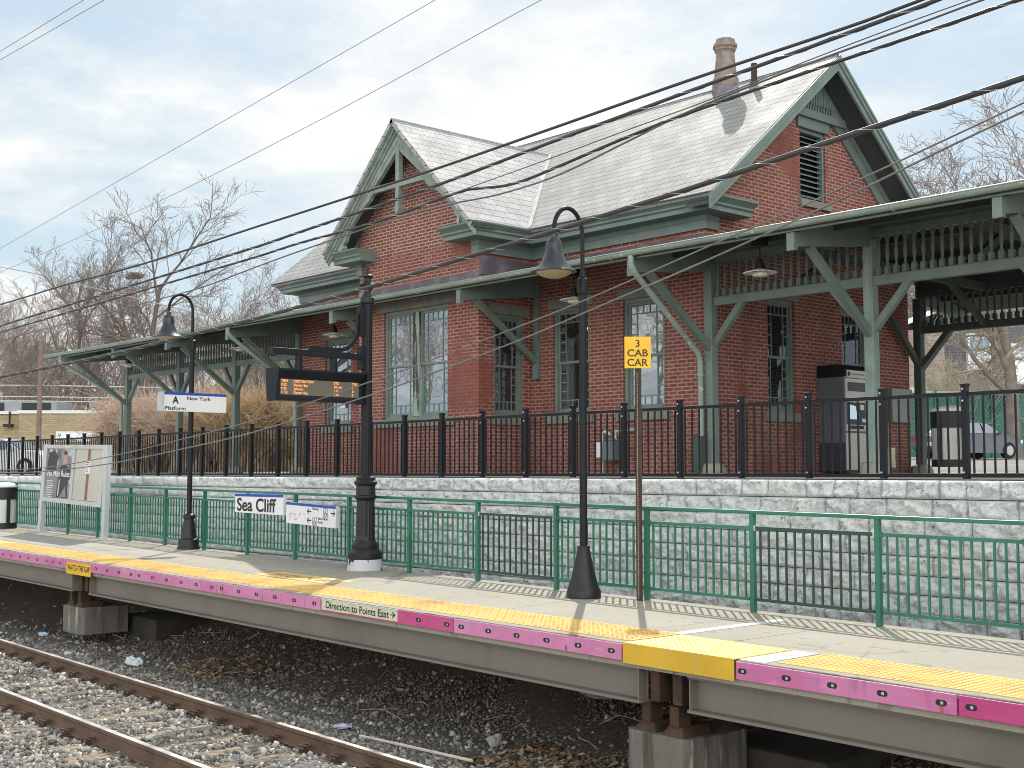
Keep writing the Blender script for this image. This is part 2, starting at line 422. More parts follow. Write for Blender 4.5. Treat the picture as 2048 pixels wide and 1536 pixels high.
def _tie():
    t = NT('weathered_timber'); o = t.obj(); oi = t.n('ShaderNodeObjectInfo'); g1 = t.noise(t.scaled(o, (9, .6, 9)), 3, 5, .65); g2 = t.noise(o, 22, 4)
    c = t.ramp(oi.outputs['Random'], [(0, (.13, .105, .08)), (.45, (.27, .21, .145)), (1, (.42, .335, .235))])
    c = t.mix(t.ramp(g1, [(.42, .8), (.58, 0)]), c, (.07, .058, .047)); t.color(c); t.rough(.95); t.bump(g1, .8, .02); return t.m
m_tie = _tie()
m_bark = M('bark', (.17, .135, .115), .95, .25, 1.5, .3, 12)
m_bark_pale = M('pale_bark', (.20, .165, .14), .95, .25, 1.5, .3, 12)
m_twig = M('twig', (.23, .185, .16), .95, .25, 2, 0)
m_bush = M('bush_stems', (.47, .35, .21), .9, .4, 1.5, 0, dirt=(.24, .15, .10), dscale=1)
m_bush2 = M('pink_brown_stems', (.49, .37, .29), .9, .35, 1.5, 0)
m_wire = M('black_cable', (.05, .045, .047), .45, .15, 3, .05, 80)
m_wire_g = M('grey_wire', (.17, .16, .155), .5, .2, 3, 0)
m_tyre = M('tyre', (.02, .02, .021), .85, .15, 4, .1, 50)

# ------------------------------------------------------------------ the ground
def sheet(name, f, x0, x1, nx, y0, y1, ny, mat, kind='structure'):
    xs = np.linspace(x0, x1, nx); ys = np.linspace(y0, y1, ny)
    X, Y = np.meshgrid(xs, ys); Z = f(X, Y)
    v = np.stack([X, Y, Z], -1).reshape(-1, 3)
    i = np.arange(nx * ny).reshape(ny, nx)
    fc = np.stack([i[:-1, :-1], i[:-1, 1:], i[1:, 1:], i[1:, :-1]], -1).reshape(-1, 4)
    o = raw_mesh(name, v, fc, mat, smooth=True); o['kind'] = kind; return o
def nz(X, Y, s, seed=0.0):
    f = np.vectorize(lambda a, b: noise.noise(Vector((a * s + seed, b * s - seed, seed * .7)))); return f(X, Y)
def bed_z(X, Y):
    """ballast under the track, rising earth bank below the platform"""
    bank = np.clip((Y - 8.3) / 3.4, 0, 1); bank = bank * bank * (3 - 2 * bank)
    z = -2.925 + .62 * bank - .05 * np.clip(np.abs(Y - 6.34) - 1.2, 0, 1) * (Y < 8)
    return z + grade(X)
def bed_full(X, Y):
    return bed_z(X, Y) + .03 * nz(X, Y, 1.7, 3.1) + .018 * nz(X, Y, 6, 1.1) + .12 * np.clip((Y - 8.6) / 2, 0, 1) * nz(X, Y, .9, 7)

t = NT('track_bed'); o = t.obj(); n1 = t.noise(o, 14, 6, .7); n2 = t.noise(o, .8, 5, .6)
spx = t.n('ShaderNodeSeparateXYZ'); t.l(o, spx.inputs[0])
soil = t.ramp(t.math('ADD', spx.outputs[1], t.math('MULTIPLY', n2, 1.2)), [(0, 0), (1, 1)])
yy = t.math('DIVIDE', t.math('SUBTRACT', t.math('ADD', spx.outputs[1], t.math('MULTIPLY', n2, 1.6)), 8.2), 1.2, True)
col = t.ramp(n1, [(.3, (.07, .068, .065)), (.5, (.16, .155, .15)), (.72, (.34, .33, .32))])
earth = t.ramp(n1, [(.3, (.04, .032, .025)), (.55, (.085, .068, .053)), (.75, (.16, .13, .10))])
t.color(t.mix(yy, col, earth)); t.rough(.95); t.bump(n1, .9, .05)
m_bed = t.m
sheet('track_bed', bed_full, -46, 14, 300, 2.5, 12.25, 120, m_bed)
sheet('trackside_ground', lambda X, Y: -3.05 + grade(X) + 0 * X, -330, 60, 60, -120, 12.3, 30, m_bed)

t = NT('forecourt_paving'); uv = t.n('ShaderNodeUVMap').outputs[0]; o = t.obj(); n1 = t.noise(o, 3, 5)
b = t.n('ShaderNodeTexBrick', offset=.5)
for k, v in (('Scale', 1), ('Brick Width', .4), ('Row Height', .2), ('Mortar Size', .012)): b.inputs[k].default_value = v
b.inputs['Color1'].default_value = (.42, .39, .35, 1); b.inputs['Color2'].default_value = (.36, .33, .30, 1); b.inputs['Mortar'].default_value = (.2, .18, .16, 1)
t.l(t.scaled(o, (1, 1, 1)), b.inputs['Vector'])
t.color(t.mix(t.ramp(n1, [(.4, 0), (.8, .4)]), b.outputs['Color'], (.5, .47, .42))); t.rough(.85); t.bump(b.outputs['Fac'], -.3, .01)
m_pave = t.m
t = NT('lot_asphalt'); o = t.obj(); n1 = t.noise(o, .5, 5); n2 = t.noise(o, 40, 3)
t.color(t.mix(.4, t.ramp(n1, [(.3, (.14, .135, .13)), (.7, (.22, .21, .20))]), t.ramp(n2, [(.3, (.1, .1, .1)), (.7, (.28, .27, .26))]))); t.rough(.9); t.bump(n2, .3, .01)
m_asph = t.m
def plaza_z(X, Y): return -.075 + .006 * np.clip(Y - 12.3, 0, 14)
def lot_z(X, Y): return plaza_z(X, Y) - .004 + np.clip(Y - 24, 0, 40) * .0225
sheet('forecourt_pavement', lambda X, Y: plaza_z(X, Y), -46, 10, 30, 12.42, 25.5, 20, m_pave)
sheet('car_park', lambda X, Y: lot_z(X, Y) - .02, -150, 90, 40, 12.5, 90, 60, m_asph)
m_field = M('rough_ground', (.16, .125, .08), .95, .4, .3, .4, 4)
sheet('far_ground', lambda X, Y: lot_z(X, Y) - .35 - .0 * X, -2500, 2500, 20, 13, 3500, 20, m_field)

# ------------------------------------------------------------------ the retaining wall of split-face blocks
t = NT('split_face_block'); o = t.obj(); geo = t.n('ShaderNodeNewGeometry')
n1 = t.noise(o, 5, 6, .65); n2 = t.noise(o, 38, 5, .7)
base = t.ramp(geo.outputs['Random Per Island'], [(0, (.74, .785, .81)), (.5, (.81, .84, .845)), (1, (.84, .84, .82))])
col = t.mix(t.ramp(n1, [(.35, .35), (.6, 0)]), base, (.64, .665, .68))
n4 = t.noise(o, 70, 3, .8); col = t.mix(t.ramp(n4, [(.34, .5), (.46, 0)]), col, (.30, .31, .32))
col = t.mix(t.ramp(n4, [(.52, 0), (.66, .7)]), col, (.92, .93, .92))
t.color(col); t.rough(.95); t.bump(t.math('ADD', n2, t.math('MULTIPLY', n1, .6)), 1.0, .03)
m_block = t.m
m_joint = M('wall_joint', (.05, .05, .05), .95, .2, 4, 0)
WALL_Y = 12.1
def block_wall():
    root = thing('retaining_wall', 'grey split face block retaining wall behind the platform railing', 'wall', (-20, WALL_Y, -1))
    r = random.Random(3); V = []; F = []; nb = 0
    capV = []; capF = []
    for course in range(12):
        z1 = -.085 - course * .203; z0 = z1 - .195; x = -47 + r.random()
        while x < 9:
            L = r.choice((.32, .4, .46, .54, .6, .36)) if course else r.choice((.3, .42, .54, .64, .38))
            xa, xb = x + .006, x + L - .006; near = x > -24
            nx, ny = (int(max(5, L / .024)), 9) if near else (5, 4)
            seed = r.random() * 90; step = r.uniform(-.012, .012); V0 = len(V); vv = []
            for j in range(ny + 1):
                for i in range(nx + 1):
                    a, c = i / nx, j / ny; px, pz = xa + (xb - xa) * a, z0 + (z1 - z0) * c
                    e = min(a * (xb - xa), (1 - a) * (xb - xa), c * .195, (1 - c) * .195)
                    pil = .045 * min(1, e / .022) ** .5
                    rough = .05 * noise.noise(Vector((px * 8 + seed, pz * 10, seed))) + .034 * noise.noise(Vector((px * 27, pz * 33 + seed, 5)))
                    y = WALL_Y + .04 - pil - (rough * 1.3 * min(1, e / .02)) + step
                    vv.append((px, y, pz))
            T = (V, F) if course else (capV, capF)
            b0 = len(T[0]); T[0].extend(vv)
            for j in range(ny):
                for i in range(nx):
                    q = b0 + j * (nx + 1) + i; T[1].append((q, q + 1, q + nx + 2, q + nx + 1))
            # the return to the joint, all round
            ring = [j * 0 + i for i in range(nx + 1)] + [j * (nx + 1) + nx for j in range(1, ny + 1)] + [ny * (nx + 1) + i for i in range(nx - 1, -1, -1)] + [j * (nx + 1) for j in range(ny - 1, 0, -1)]
            bk = len(T[0]); T[0].extend([(vv[q][0], WALL_Y + .3, vv[q][2]) for q in ring])
            for k in range(len(ring)):
                k2 = (k + 1) % len(ring); T[1].append((b0 + ring[k2], b0 + ring[k], bk + k, bk + k2))
            x += L
    raw_mesh('block_face', V, np.array(F), m_block, parent=root)
    raw_mesh('cap_course', capV, np.array(capF), m_block, parent=root)
    m = MB(); m.box(-47, 9, WALL_Y + .06, WALL_Y + .4, -3.0, -.1); m.build('backing', m_joint, root)
block_wall()
# ------------------------------------------------------------------ the station building
XL, XR, YF, YB = -26.9, -13.87, 16.93, 23.5
BXL, BXR, BY = -22.33, -18.32, 15.5
YC, ZR, ZE, OV = 20.2, 7.95, 4.75, .58
SL = (ZR - ZE) / (YC - (YF - OV))
bld = thing('station_building', 'red brick station house with slate roof and green trim', 'station', (-20.3, 20, 0))

def wall_grid(mb, P, u0, u1, z0, z1, holes, depth=.16, inward=None):
    """wall rectangle with rectangular openings and their reveals; P(u, z, d) gives the point d behind the face"""
    us = sorted({u0, u1, *[h[0] for h in holes], *[h[1] for h in holes]}); zs = sorted({z0, z1, *[h[2] for h in holes], *[h[3] for h in holes]})
    for i in range(len(us) - 1):
        for j in range(len(zs) - 1):
            a, b_, c, d = us[i], us[i+1], zs[j], zs[j+1]; mu, mz = (a + b_) / 2, (c + d) / 2
            if any(h[0] < mu < h[1] and h[2] < mz < h[3] for h in holes): continue
            mb.quad(P(a, c, 0), P(b_, c, 0), P(b_, d, 0), P(a, d, 0))
    for (a, b_, c, d) in holes:
        for p, q in (((a, c), (b_, c)), ((b_, c), (b_, d)), ((b_, d), (a, d)), ((a, d), (a, c))):
            mb.quad(P(*p, 0), P(*q, 0), P(*q, depth), P(*p, depth))

PF = lambda u, z, d: (u, YF + d, z)
PB = lambda u, z, d: (u, BY + d, z)
PS = lambda u, z, d: (BXR - d, u, z)
PSL = lambda u, z, d: (BXL + d, u, z)
PG = lambda u, z, d: (XR - d, u, z)
# openings: (u0, u1, z0, z1)
H_A = (-25.82, -24.72, 1.12, 3.22); H_R1 = (-17.74, -16.74, 1.12, 3.2); H_R2 = (-15.86, -14.84, 1.12, 3.2)
H_B = (-21.42, -19.26, 1.1, 3.36); H_S = (15.9, 16.68, 1.1, 3.1)
H_G1 = (18.66, 19.5, 1.1, 3.2); H_G2 = (21.06, 21.94, 1.1, 3.2); H_L = (19.76, 20.6, 5.2, 6.6)
bm_ = MB()
wall_grid(bm_, PF, XL, BXL, -.1, 4.4, [H_A]); wall_grid(bm_, PF, BXR, XR, -.1, 4.4, [H_R1, H_R2])
wall_grid(bm_, PB, BXL, BXR, -.1, 4.6, [H_B]); wall_grid(bm_, PS, BY, YF, -.1, 4.5, [H_S]); wall_grid(bm_, PSL, BY, YF, -.1, 4.5, [])
wall_grid(bm_, PG, YF, YB, -.1, 4.7, [H_G1, H_G2])
# gable wall above, round the louvre
zr = lambda y: ZR - SL * abs(y - YC) - .1
for (ya, yb) in ((YF, H_L[0]), (H_L[1], YB)):
    bm_.add([PG(ya, 4.7, 0), PG(yb, 4.7, 0), PG(yb, zr(yb), 0), PG(ya, zr(ya), 0)], [(0, 1, 2, 3)])
ya, yb = H_L[:2]
bm_.add([PG(ya, 4.7, 0), PG(yb, 4.7, 0), PG(yb, 5.2, 0), PG(ya, 5.2, 0)], [(0, 1, 2, 3)])
bm_.add([PG(ya, 6.6, 0), PG(yb, 6.6, 0), PG(yb, zr(yb), 0), PG(YC, zr(YC), 0), PG(ya, zr(ya), 0)], [(0, 1, 2, 3, 4)])
for p, q in (((ya, 5.2), (yb, 5.2)), ((yb, 5.2), (yb, 6.6)), ((yb, 6.6), (ya, 6.6)), ((ya, 6.6), (ya, 5.2))):
    bm_.quad(PG(*p, 0), PG(*q, 0), PG(*q, .2), PG(*p, .2))
# left gable and rear
bm_.add([(XL, YB, -.1), (XL, YF, -.1), (XL, YF, 4.7), (XL, YC, ZR - .1), (XL, YB, 4.7)], [(0, 1, 2, 3, 4)])
bm_.quad((XR, YB, -.1), (XL, YB, -.1), (XL, YB, 4.6), (XR, YB, 4.6))
bm_.build('brick_wall', m_brick, bld)
# the gable of the bay, pointed afresh
DX, DZ, DHW, DYF = -20.33, 7.2, 2.5, 14.85
DS = (DZ - ZE) / DHW
g_ = MB(); g_.add([(BXL, BY, 4.6), (BXR, BY, 4.6), (BXR, BY, DZ - DS * (BXR - DX) - .1), (DX, BY, DZ - .1), (BXL, BY, DZ - DS * (DX - BXL) - .1)], [(0, 1, 2, 3, 4)])
g_.build('gable_brickwork', m_brick_clean, bld)

# roof planes with uv along the courses
def roof_plane(mb, pts, along, up, th=.09):
    a, u_ = Vector(along).normalized(), Vector(up).normalized(); n = a.cross(u_).normalized()
    if n.z < 0: n = -n
    P = [Vector(p) for p in pts]; Q = [p - n * th for p in P]; k = len(P)
    uvs = [[(p.dot(a), p.dot(u_)) for p in P]]
    mb.add(P, [tuple(range(k))], uvs)
    mb.add(P + Q, [tuple(range(2*k-1, k-1, -1))] + [(i, k+i, k+(i+1) % k, (i+1) % k) for i in range(k)])
rf = MB(); xl, xr = XL - .6, XR + .6; ye = YF - OV; yr2 = YC + (YC - ye)
roof_plane(rf, [(xl, ye, ZE), (xr, ye, ZE), (xr, YC, ZR), (xl, YC, ZR)], (1, 0, 0), (0, YC - ye, ZR - ZE))
roof_plane(rf, [(xl, yr2, ZE), (xr, yr2, ZE), (xr, YC, ZR), (xl, YC, ZR)], (1, 0, 0), (0, YC - yr2, ZR - ZE))
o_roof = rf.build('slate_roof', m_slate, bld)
dr = MB(); ym = ye + (DZ - ZE) / SL
for sgn in (1, -1):
    roof_plane(dr, [(DX + sgn * DHW, DYF, ZE), (DX + sgn * DHW, ye, ZE + .004), (DX, ym, DZ), (DX, DYF, DZ)], (0, 1, 0), (-sgn * DHW, 0, DZ - ZE), .08)
dr.build('bay_roof', m_slate_d, bld)
rc = MB(); rc.tube([(xl, YC, ZR - .01), (xr, YC, ZR - .01)], .04, 8); rc.mark(); rc.tube([(DX, DYF, DZ - .01), (DX, ym, DZ - .01)], .035, 8)
rc.each('ridge_capping', m_slate_d, bld)
vf = MB()
for sgn in (1, -1):
    a, b_ = Vector((DX + sgn * DHW, ye, ZE + .02)), Vector((DX, ym, DZ + .02)); vf.beam(a, b_, .13, .015, (0, -SL, 1)); vf.mark()
vf.each('valley_flashing', m_zinc, bld)

# cornice and frieze
CORN = [(0, 4.5), (.40, 4.5), (.40, 4.575), (.445, 4.6), (.445, 4.635), (.50, 4.68), (.55, 4.715), (.55, 4.745), (0, 4.745)]
FRZ = [(0, 4.255), (.055, 4.255), (.055, 4.40), (.075, 4.42), (.075, 4.5), (0, 4.5)]
p1 = [(XR, YF + .8), (XR, YF), (BXR, YF), (BXR, BY), (BXR - .6, BY)]
p2 = [(BXL + .6, BY), (BXL, BY), (BXL, YF), (XL, YF), (XL, YF + .8)]
p1f = [(XR, YF + .3), (XR, YF), (BXR, YF), (BXR, BY), (BXR - .16, BY)]
p2f = [(BXL + .16, BY), (BXL, BY), (BXL, YF), (XL, YF), (XL, YF + .3)]
c_ = MB(); c_.sweep(p1, CORN); c_.mark(); c_.sweep(p2, CORN); c_.each('cornice', m_green, bld)
c_ = MB(); c_.sweep(p1f, FRZ); c_.mark(); c_.sweep(p2f, FRZ); c_.each('frieze_board', m_green, bld)
c_ = MB(); c_.sweep([(XL, YB), (XR, YB)][::-1], [(-.0, 4.5), (-.5, 4.5), (-.5, 4.745), (0, 4.745)]); c_.build('rear_cornice', m_green, bld)

# verge of the end gable: rake board, soffit, rake frieze, sunburst panel
vg = MB()
for sgn in (1, -1):
    yo = YC - sgn * (YC - ye)
    for (x, dz0, dz1, th) in ((xr - .05, -.30, -.03, .05), (xr, -.16, -.015, .03), (xr + .03, -.07, -.005, .02)):
        vg.prism([(x, yo, ZE + dz0), (x, YC, ZR + dz0), (x, YC, ZR + dz1), (x, yo, ZE + dz1)], (th, 0, 0))
    vg.mark()
vg.each('verge_board', m_green, bld)
sf = MB()
for sgn in (1, -1):
    yo = YC - sgn * (YC - ye)
    sf.prism([(XR, yo, ZE - .22), (XR, YC, ZR - .22), (XR, YC, ZR - .19), (XR, yo, ZE - .19)], (.56, 0, 0)); sf.mark()
sf.each('verge_soffit', m_wood_under, bld)
rk = MB()
for sgn in (1, -1):
    yo = YC - sgn * (YC - ye - .5); zo = ZE + .5 * SL
    rk.prism([(XR + .002, yo, zo - .62), (XR + .002, YC, ZR - .62), (XR + .002, YC, ZR - .2), (XR + .002, yo, zo - .2)], (.05, 0, 0))
    rk.prism([(XR + .05, yo, zo - .36), (XR + .05, YC, ZR - .36), (XR + .05, YC, ZR - .2), (XR + .05, yo, zo - .2)], (.03, 0, 0)); rk.mark()
rk.each('rake_frieze', m_green, bld)
sb = MB(); zb = 6.80; hw = (ZR - .25 - zb) / SL
sb.prism([(XR + .055, YC - hw, zb), (XR + .055, YC + hw, zb), (XR + .055, YC, ZR - .25)], (.03, 0, 0))
sb.box(XR + .085, XR + .11, YC - hw + .1, YC + hw - .1, zb, zb + .16)
k = -9
while k <= 9:                                                  # boards with scalloped feet
    y = YC + k * .088; top = ZR - .3 - SL * abs(y - YC)
    if top > zb + .3: sb.prism([(XR + .085, y - .036, zb + .33), (XR + .085, y - .02, zb + .27), (XR + .085, y + .02, zb + .27), (XR + .085, y + .036, zb + .33), (XR + .085, y + .036, top), (XR + .085, y - .036, top)], (.02, 0, 0))
    k += 1
sb.build('sunburst_panel', m_green, bld)
sd_ = MB(); sd_.cur = 0
for k in range(-8, 8):
    y = YC + (k + .5) * .088
    if zb + .32 < ZR - .42 - SL * abs(y - YC): sd_.prism([(XR + .087, y - .018, zb + .165), (XR + .087, y + .018, zb + .165), (XR + .087, y, zb + .34)], (.004, 0, 0))
sd_.build('panel_slots', m_ink, bld)

# louvred vent
lv = MB(); y0, y1, z0, z1 = H_L
lv.box(XR - .16, XR - .04, y0, y0 + .05, z0, z1); lv.box(XR - .16, XR - .04, y1 - .06, y1, z0, z1); lv.box(XR - .16, XR - .04, y0 + .05, y1 - .06, z1 - .07, z1); lv.box(XR - .16, XR - .04, y0 + .05, y1 - .06, z0, z0 + .05)
o_l = lv.build('louvre_vent', m_green, bld)
ls = MB()
for k in range(12):
    z = z0 + .08 + k * .105; ls.obox((XR - .06, y0 + .05, z), (0, y1 - y0 - .11, 0), (-.09, 0, .055), (-.006, 0, -.012 + .03))
ls.build('slat_set', m_green, o_l)
lb = MB(); lb.quad(PG(y0, z0, .19), PG(y1, z0, .19), PG(y1, z1, .19), PG(y0, z1, .19)); lb.build('vent_backing', m_ink, o_l)
lt = MB(); lt.box(XR, XR + .045, y0 - .1, y1 + .1, z1, z1 + .2); lt.build('vent_lintel', m_green, o_l)
lt = MB(); lt.box(XR, XR + .07, y0 - .06, y1 + .1, z0 - .13, z0 - .002); lt.build('vent_sill', m_stone, o_l)

# barge truss of the bay
TY = 15.02
def dxz(x, z): return (DX + x, TY, z)
bt = MB()
for s in (1, -1):
    for (dy, t0, t1, th) in ((-.14, .0, .13, .05), (-.09, .1, .2, .05), (-.04, .17, .26, .05)):       # stepped verge moulding
        bt.prism([(DX + s * (DHW - .02), TY + dy, ZE - t1 - .0), (DX, TY + dy, DZ - t1), (DX, TY + dy, DZ - t0 - .005), (DX + s * (DHW - .02), TY + dy, ZE - t0 + .01)], (0, th, 0))
    cur = [(0, 6.62), (.82, 5.92), (0.7, 5.83), (0, 5.83)]
    out = [(0, DZ - .2), (2.3, ZE + .02), (2.3, ZE - .2 + .19)]
    inner = [(2.02, 4.77), (2.0, 4.86), (1.88, 4.93), (1.82, 5.05), (1.62, 5.28), (1.38, 5.47), (1.12, 5.62), (.98, 5.7), (.92, 5.78), (.78, 5.83)]
    poly = [(.0, DZ - .2), (.0, 6.6), (.84, 5.93), (.78, 5.83)] + inner[::-1][1:] + [(2.3, 4.77), (2.36, ZE + .05)]
    bt.prism([(DX + s * x, TY, z) for x, z in poly], (0, .09, 0))
    bt.prism([(DX + s * x, TY - .012, z) for x, z in ((0, DZ - .32), (0, DZ - .44), (2.16, ZE + .1), (2.3, ZE + .1))], (0, .012, 0))
bt.box(DX - .86, DX + .86, TY + .002, TY + .085, 5.82, 5.95)
bt.box(DX - .055, DX + .055, TY - .012, TY + .1, 5.4, 6.7)
bt.prism([(DX - .075, TY - .02, 5.42), (DX - .075, TY - .02, 5.36), (DX, TY - .02, 5.24), (DX + .075, TY - .02, 5.36), (DX + .075, TY - .02, 5.42)], (0, .12, 0))
bt.build('barge_truss', m_green_worn, bld)
bs = MB()
for s in (1, -1): bs.prism([(DX + s * DHW, DYF + .06, ZE - .12), (DX, DYF + .06, DZ - .12), (DX, DYF + .06, DZ - .09), (DX + s * DHW, DYF + .06, ZE - .09)], (0, BY - DYF - .06, 0)); bs.mark()
bs.each('bay_soffit', m_wood_under, bld)
sc = MB()
for s in (1, -1): sc.tube([(DX + s * 2.0, TY - .02, 4.83), (DX + s * 2.0, TY + .1, 4.83)], .075, 14); sc.mark()
sc.each('scroll_end', m_peel, bld)

# chimney and vent pipe
ch = MB(); cxx, cyy = -15.98, 20.2
ch.lathe([(.38, 7.45), (.38, 7.93), (.33, 7.95), (.28, 7.99)], (cxx, cyy, 0), 4, R(0)); o_ch = ch.build('chimney', m_lead, bld)
ch = MB(); ch.lathe([(.29, 7.9), (.28, 8.1), (.245, 8.16), (.195, 8.66), (.205, 8.69), (.23, 8.71), (.23, 8.76), (.26, 8.78), (.26, 8.84), (.22, 8.87), (.2, 8.95), (.16, 8.96)], (cxx, cyy, 0), 8, R(22.5)); ch.build('brick_stack', m_chim, o_ch)
vp = MB(); vp.lathe([(.06, 7.5), (.06, 8.17)], (-15.06, 19.95, 0), 10); vp.lathe([(.12, 7.72), (.08, 7.8)], (-15.06, 19.95, 0), 10); vp.build('vent_pipe', m_rust, bld)

# windows
m_glass_b = M_glass('blind_glass', (.3, .31, .31), .22, .5)
def window(name, P, hole, upper=(5, 4), double=False, glass=None, jamb=.07, blinds=False, mull_mat=None, lit=False, trans=False):
    u0, u1, z0, z1 = hole; fr = MB()
    def bx(mb, a, b_, c, d, d0, d1):
        p = [P(a, c, d0), P(b_, c, d0), P(b_, d, d0), P(a, d, d0)]; q = [P(a, c, d1), P(b_, c, d1), P(b_, d, d1), P(a, d, d1)]
        mb.add(p + q, [(0, 1, 2, 3), (7, 6, 5, 4), (0, 4, 5, 1), (1, 5, 6, 2), (2, 6, 7, 3), (3, 7, 4, 0)])
    bx(fr, u0, u0 + jamb, z0, z1, .05, .16); bx(fr, u1 - jamb, u1, z0, z1, .05, .16); bx(fr, u0 + jamb, u1 - jamb, z1 - jamb, z1, .05, .16); bx(fr, u0 + jamb, u1 - jamb, z0, z0 + .05, .05, .16)
    root = fr.build(name, m_green, bld)
    bays = [(u0 + jamb, u1 - jamb)]
    if double:
        mid = (u0 + u1) / 2; bays = [(u0 + jamb, mid - .1), (mid + .1, u1 - jamb)]
        mm = MB(); bx(mm, mid - .1, mid + .1, z0 + .05, z1 - jamb, .03, .16); mm.build('mullion', m_peel, root)
    for a, b_ in bays:
        zm = z0 + (z1 - z0) * .49; s = MB(); t_ = .045
        for (c, d, dd) in ((zm - .02, z1 - jamb, .10), (z0 + .05, zm + .02, .125)):
            bx(s, a, a + t_, c, d, dd - .02, dd + .02); bx(s, b_ - t_, b_, c, d, dd - .02, dd + .02); bx(s, a + t_, b_ - t_, d - t_, d, dd - .019, dd + .019); bx(s, a + t_, b_ - t_, c, c + (.075 if dd > .11 else t_), dd - .019, dd + .019)
        s.build('sash', m_green, root)
        mt = MB(); m_w = .011
        A, B = a + t_, b_ - t_; side = (B - A) * .2
        zt, zb_ = z1 - jamb - t_, zm + .025; top = .16
        bx(mt, A, B, zt - top - m_w, zt - top + m_w, .09, .11)
        for q in (A + side, B - side): bx(mt, q - m_w, q + m_w, zb_, zt, .091, .109)
        for q in range(2, 4): bx(mt, A + side * q - m_w * .9, A + side * q + m_w * .9, zt - top, zt, .092, .108)
        for k in range(1, 4):
            zz_ = zb_ + (zt - top - zb_) * k / 4
            bx(mt, A, A + side, zz_ - m_w, zz_ + m_w, .092, .108); bx(mt, B - side, B, zz_ - m_w, zz_ + m_w, .092, .108)
        zt, zb_ = zm - .025, z0 + .125
        bx(mt, A, B, zb_ + top - m_w, zb_ + top + m_w, .115, .135)
        for q in (A + side, B - side): bx(mt, q - m_w, q + m_w, zb_, zt, .116, .134)
        for q in range(2, 4): bx(mt, A + side * q - m_w * .9, A + side * q + m_w * .9, zb_, zb_ + top, .117, .133)
        for k in range(1, 4):
            zz_ = zb_ + top + (zt - top - zb_) * k / 4
            bx(mt, A, A + side, zz_ - m_w, zz_ + m_w, .117, .133); bx(mt, B - side, B, zz_ - m_w, zz_ + m_w, .117, .133)
        mt.build('glazing_bars', m_green, root)
        gl = MB(); gl.quad(P(A, zm, .104), P(B, zm, .104), P(B, z1 - jamb - t_, .104), P(A, z1 - jamb - t_, .104)); gl.quad(P(A, z0 + .1, .128), P(B, z0 + .1, .128), P(B, zm, .128), P(A, zm, .128))
        gl.build('pane', glass or m_glass, root)
        if trans:
            bk = MB(); bx(bk, a - .28, b_ + .28, z0 - .3, z1 + .3, 1.3, 1.34); bk.build('room_beyond', m_room, root)
            dw = MB(); bx(dw, b_ - .34, b_ - .08, z0 + .2, z0 + 1.4, 1.2, 1.28); bx(dw, a + .02, a + .2, z0 + .1, zm + .5, .3, .33); dw.build('room_furniture', m_blind, root)
        if blinds:
            bl = MB(); q = z0 + .35
            while q < z1 - .1: bx(bl, a + .12, b_ - .02, q, q + .022, .19, .2); q += .026
            bx(bl, a + .1, b_ - .04, z0 + .02, z0 + .7, .26, .27); bl.build('blind', m_blind, root)
        if lit:
            lt_ = MB(); bx(lt_, a - .02, b_ - .1, z1 - .33, z1 - .28, .9, .95); lt_.build('lamp_tube', m_glow, root)
    return root
def sill_lintel(root, P, hole, lz=.2, ln=.12, mats=None):
    u0, u1, z0, z1 = hole; s = MB()
    a, b_ = Vector(P(u0 - ln, z0 - .17, 0)), Vector(P(u1 + ln, z0 - .17, 0)); n = Vector(P(u0, z0, 0)) - Vector(P(u0, z0, 1))
    s.obox(a - n * .02, b_ - a, (0, 0, .165), n * .09); s.build('sill', m_stone, root)
    s = MB(); a, b_ = Vector(P(u0 - ln, z1 + .004, 0)), Vector(P(u1 + ln, z1 + .004, 0)); s.obox(a - n * .02, b_ - a, (0, 0, lz), n * .05); s.build('lintel', mats or m_stone, root)
for args, kw, L in (((('window'), PF, H_A), dict(glass=m_glass), .2), (('window', PF, H_R1), dict(glass=m_glass_d, trans=True, lit=True), .2), (('window', PF, H_R2), dict(glass=m_glass_b, blinds=True, trans=True), .2),
                    (('window', PB, H_B), dict(double=True, glass=m_glass), .21), (('window', PS, H_S), dict(glass=m_glass_d, trans=True, lit=True), .18),
                    (('window', PG, H_G1), dict(glass=m_glass_d, trans=True), .12), (('window', PG, H_G2), dict(glass=m_glass_d, trans=True), .12)):
    sill_lintel(window(*args, **kw), args[1], args[2], L, .12 if args[2] is not H_B else .26)
n_ = MB(); n_.box(-25.28, -25.05, YF + .07, YF + .08, 1.55, 1.95); n_.build('paper_notice', m_white, bld)

# flashing where the canopy roof meets the walls
def cz(y): return 3.575 + .25 * (y - 14.85)
fl = MB()
fl.box(BXL - .012, BXR + .012, BY - .012, BY, cz(BY), cz(BY) + .16); fl.box(BXR, BXR + .014, BY, YF - .012, cz(BY) + .1, cz(YF) + .1)
fl.box(BXR, XR + .01, YF - .014, YF, cz(YF) - .02, cz(YF) + .075); fl.box(XL, BXL, YF - .014, YF, cz(YF) - .02, cz(YF) + .075)
fl.build('roof_flashing', m_lead, bld)

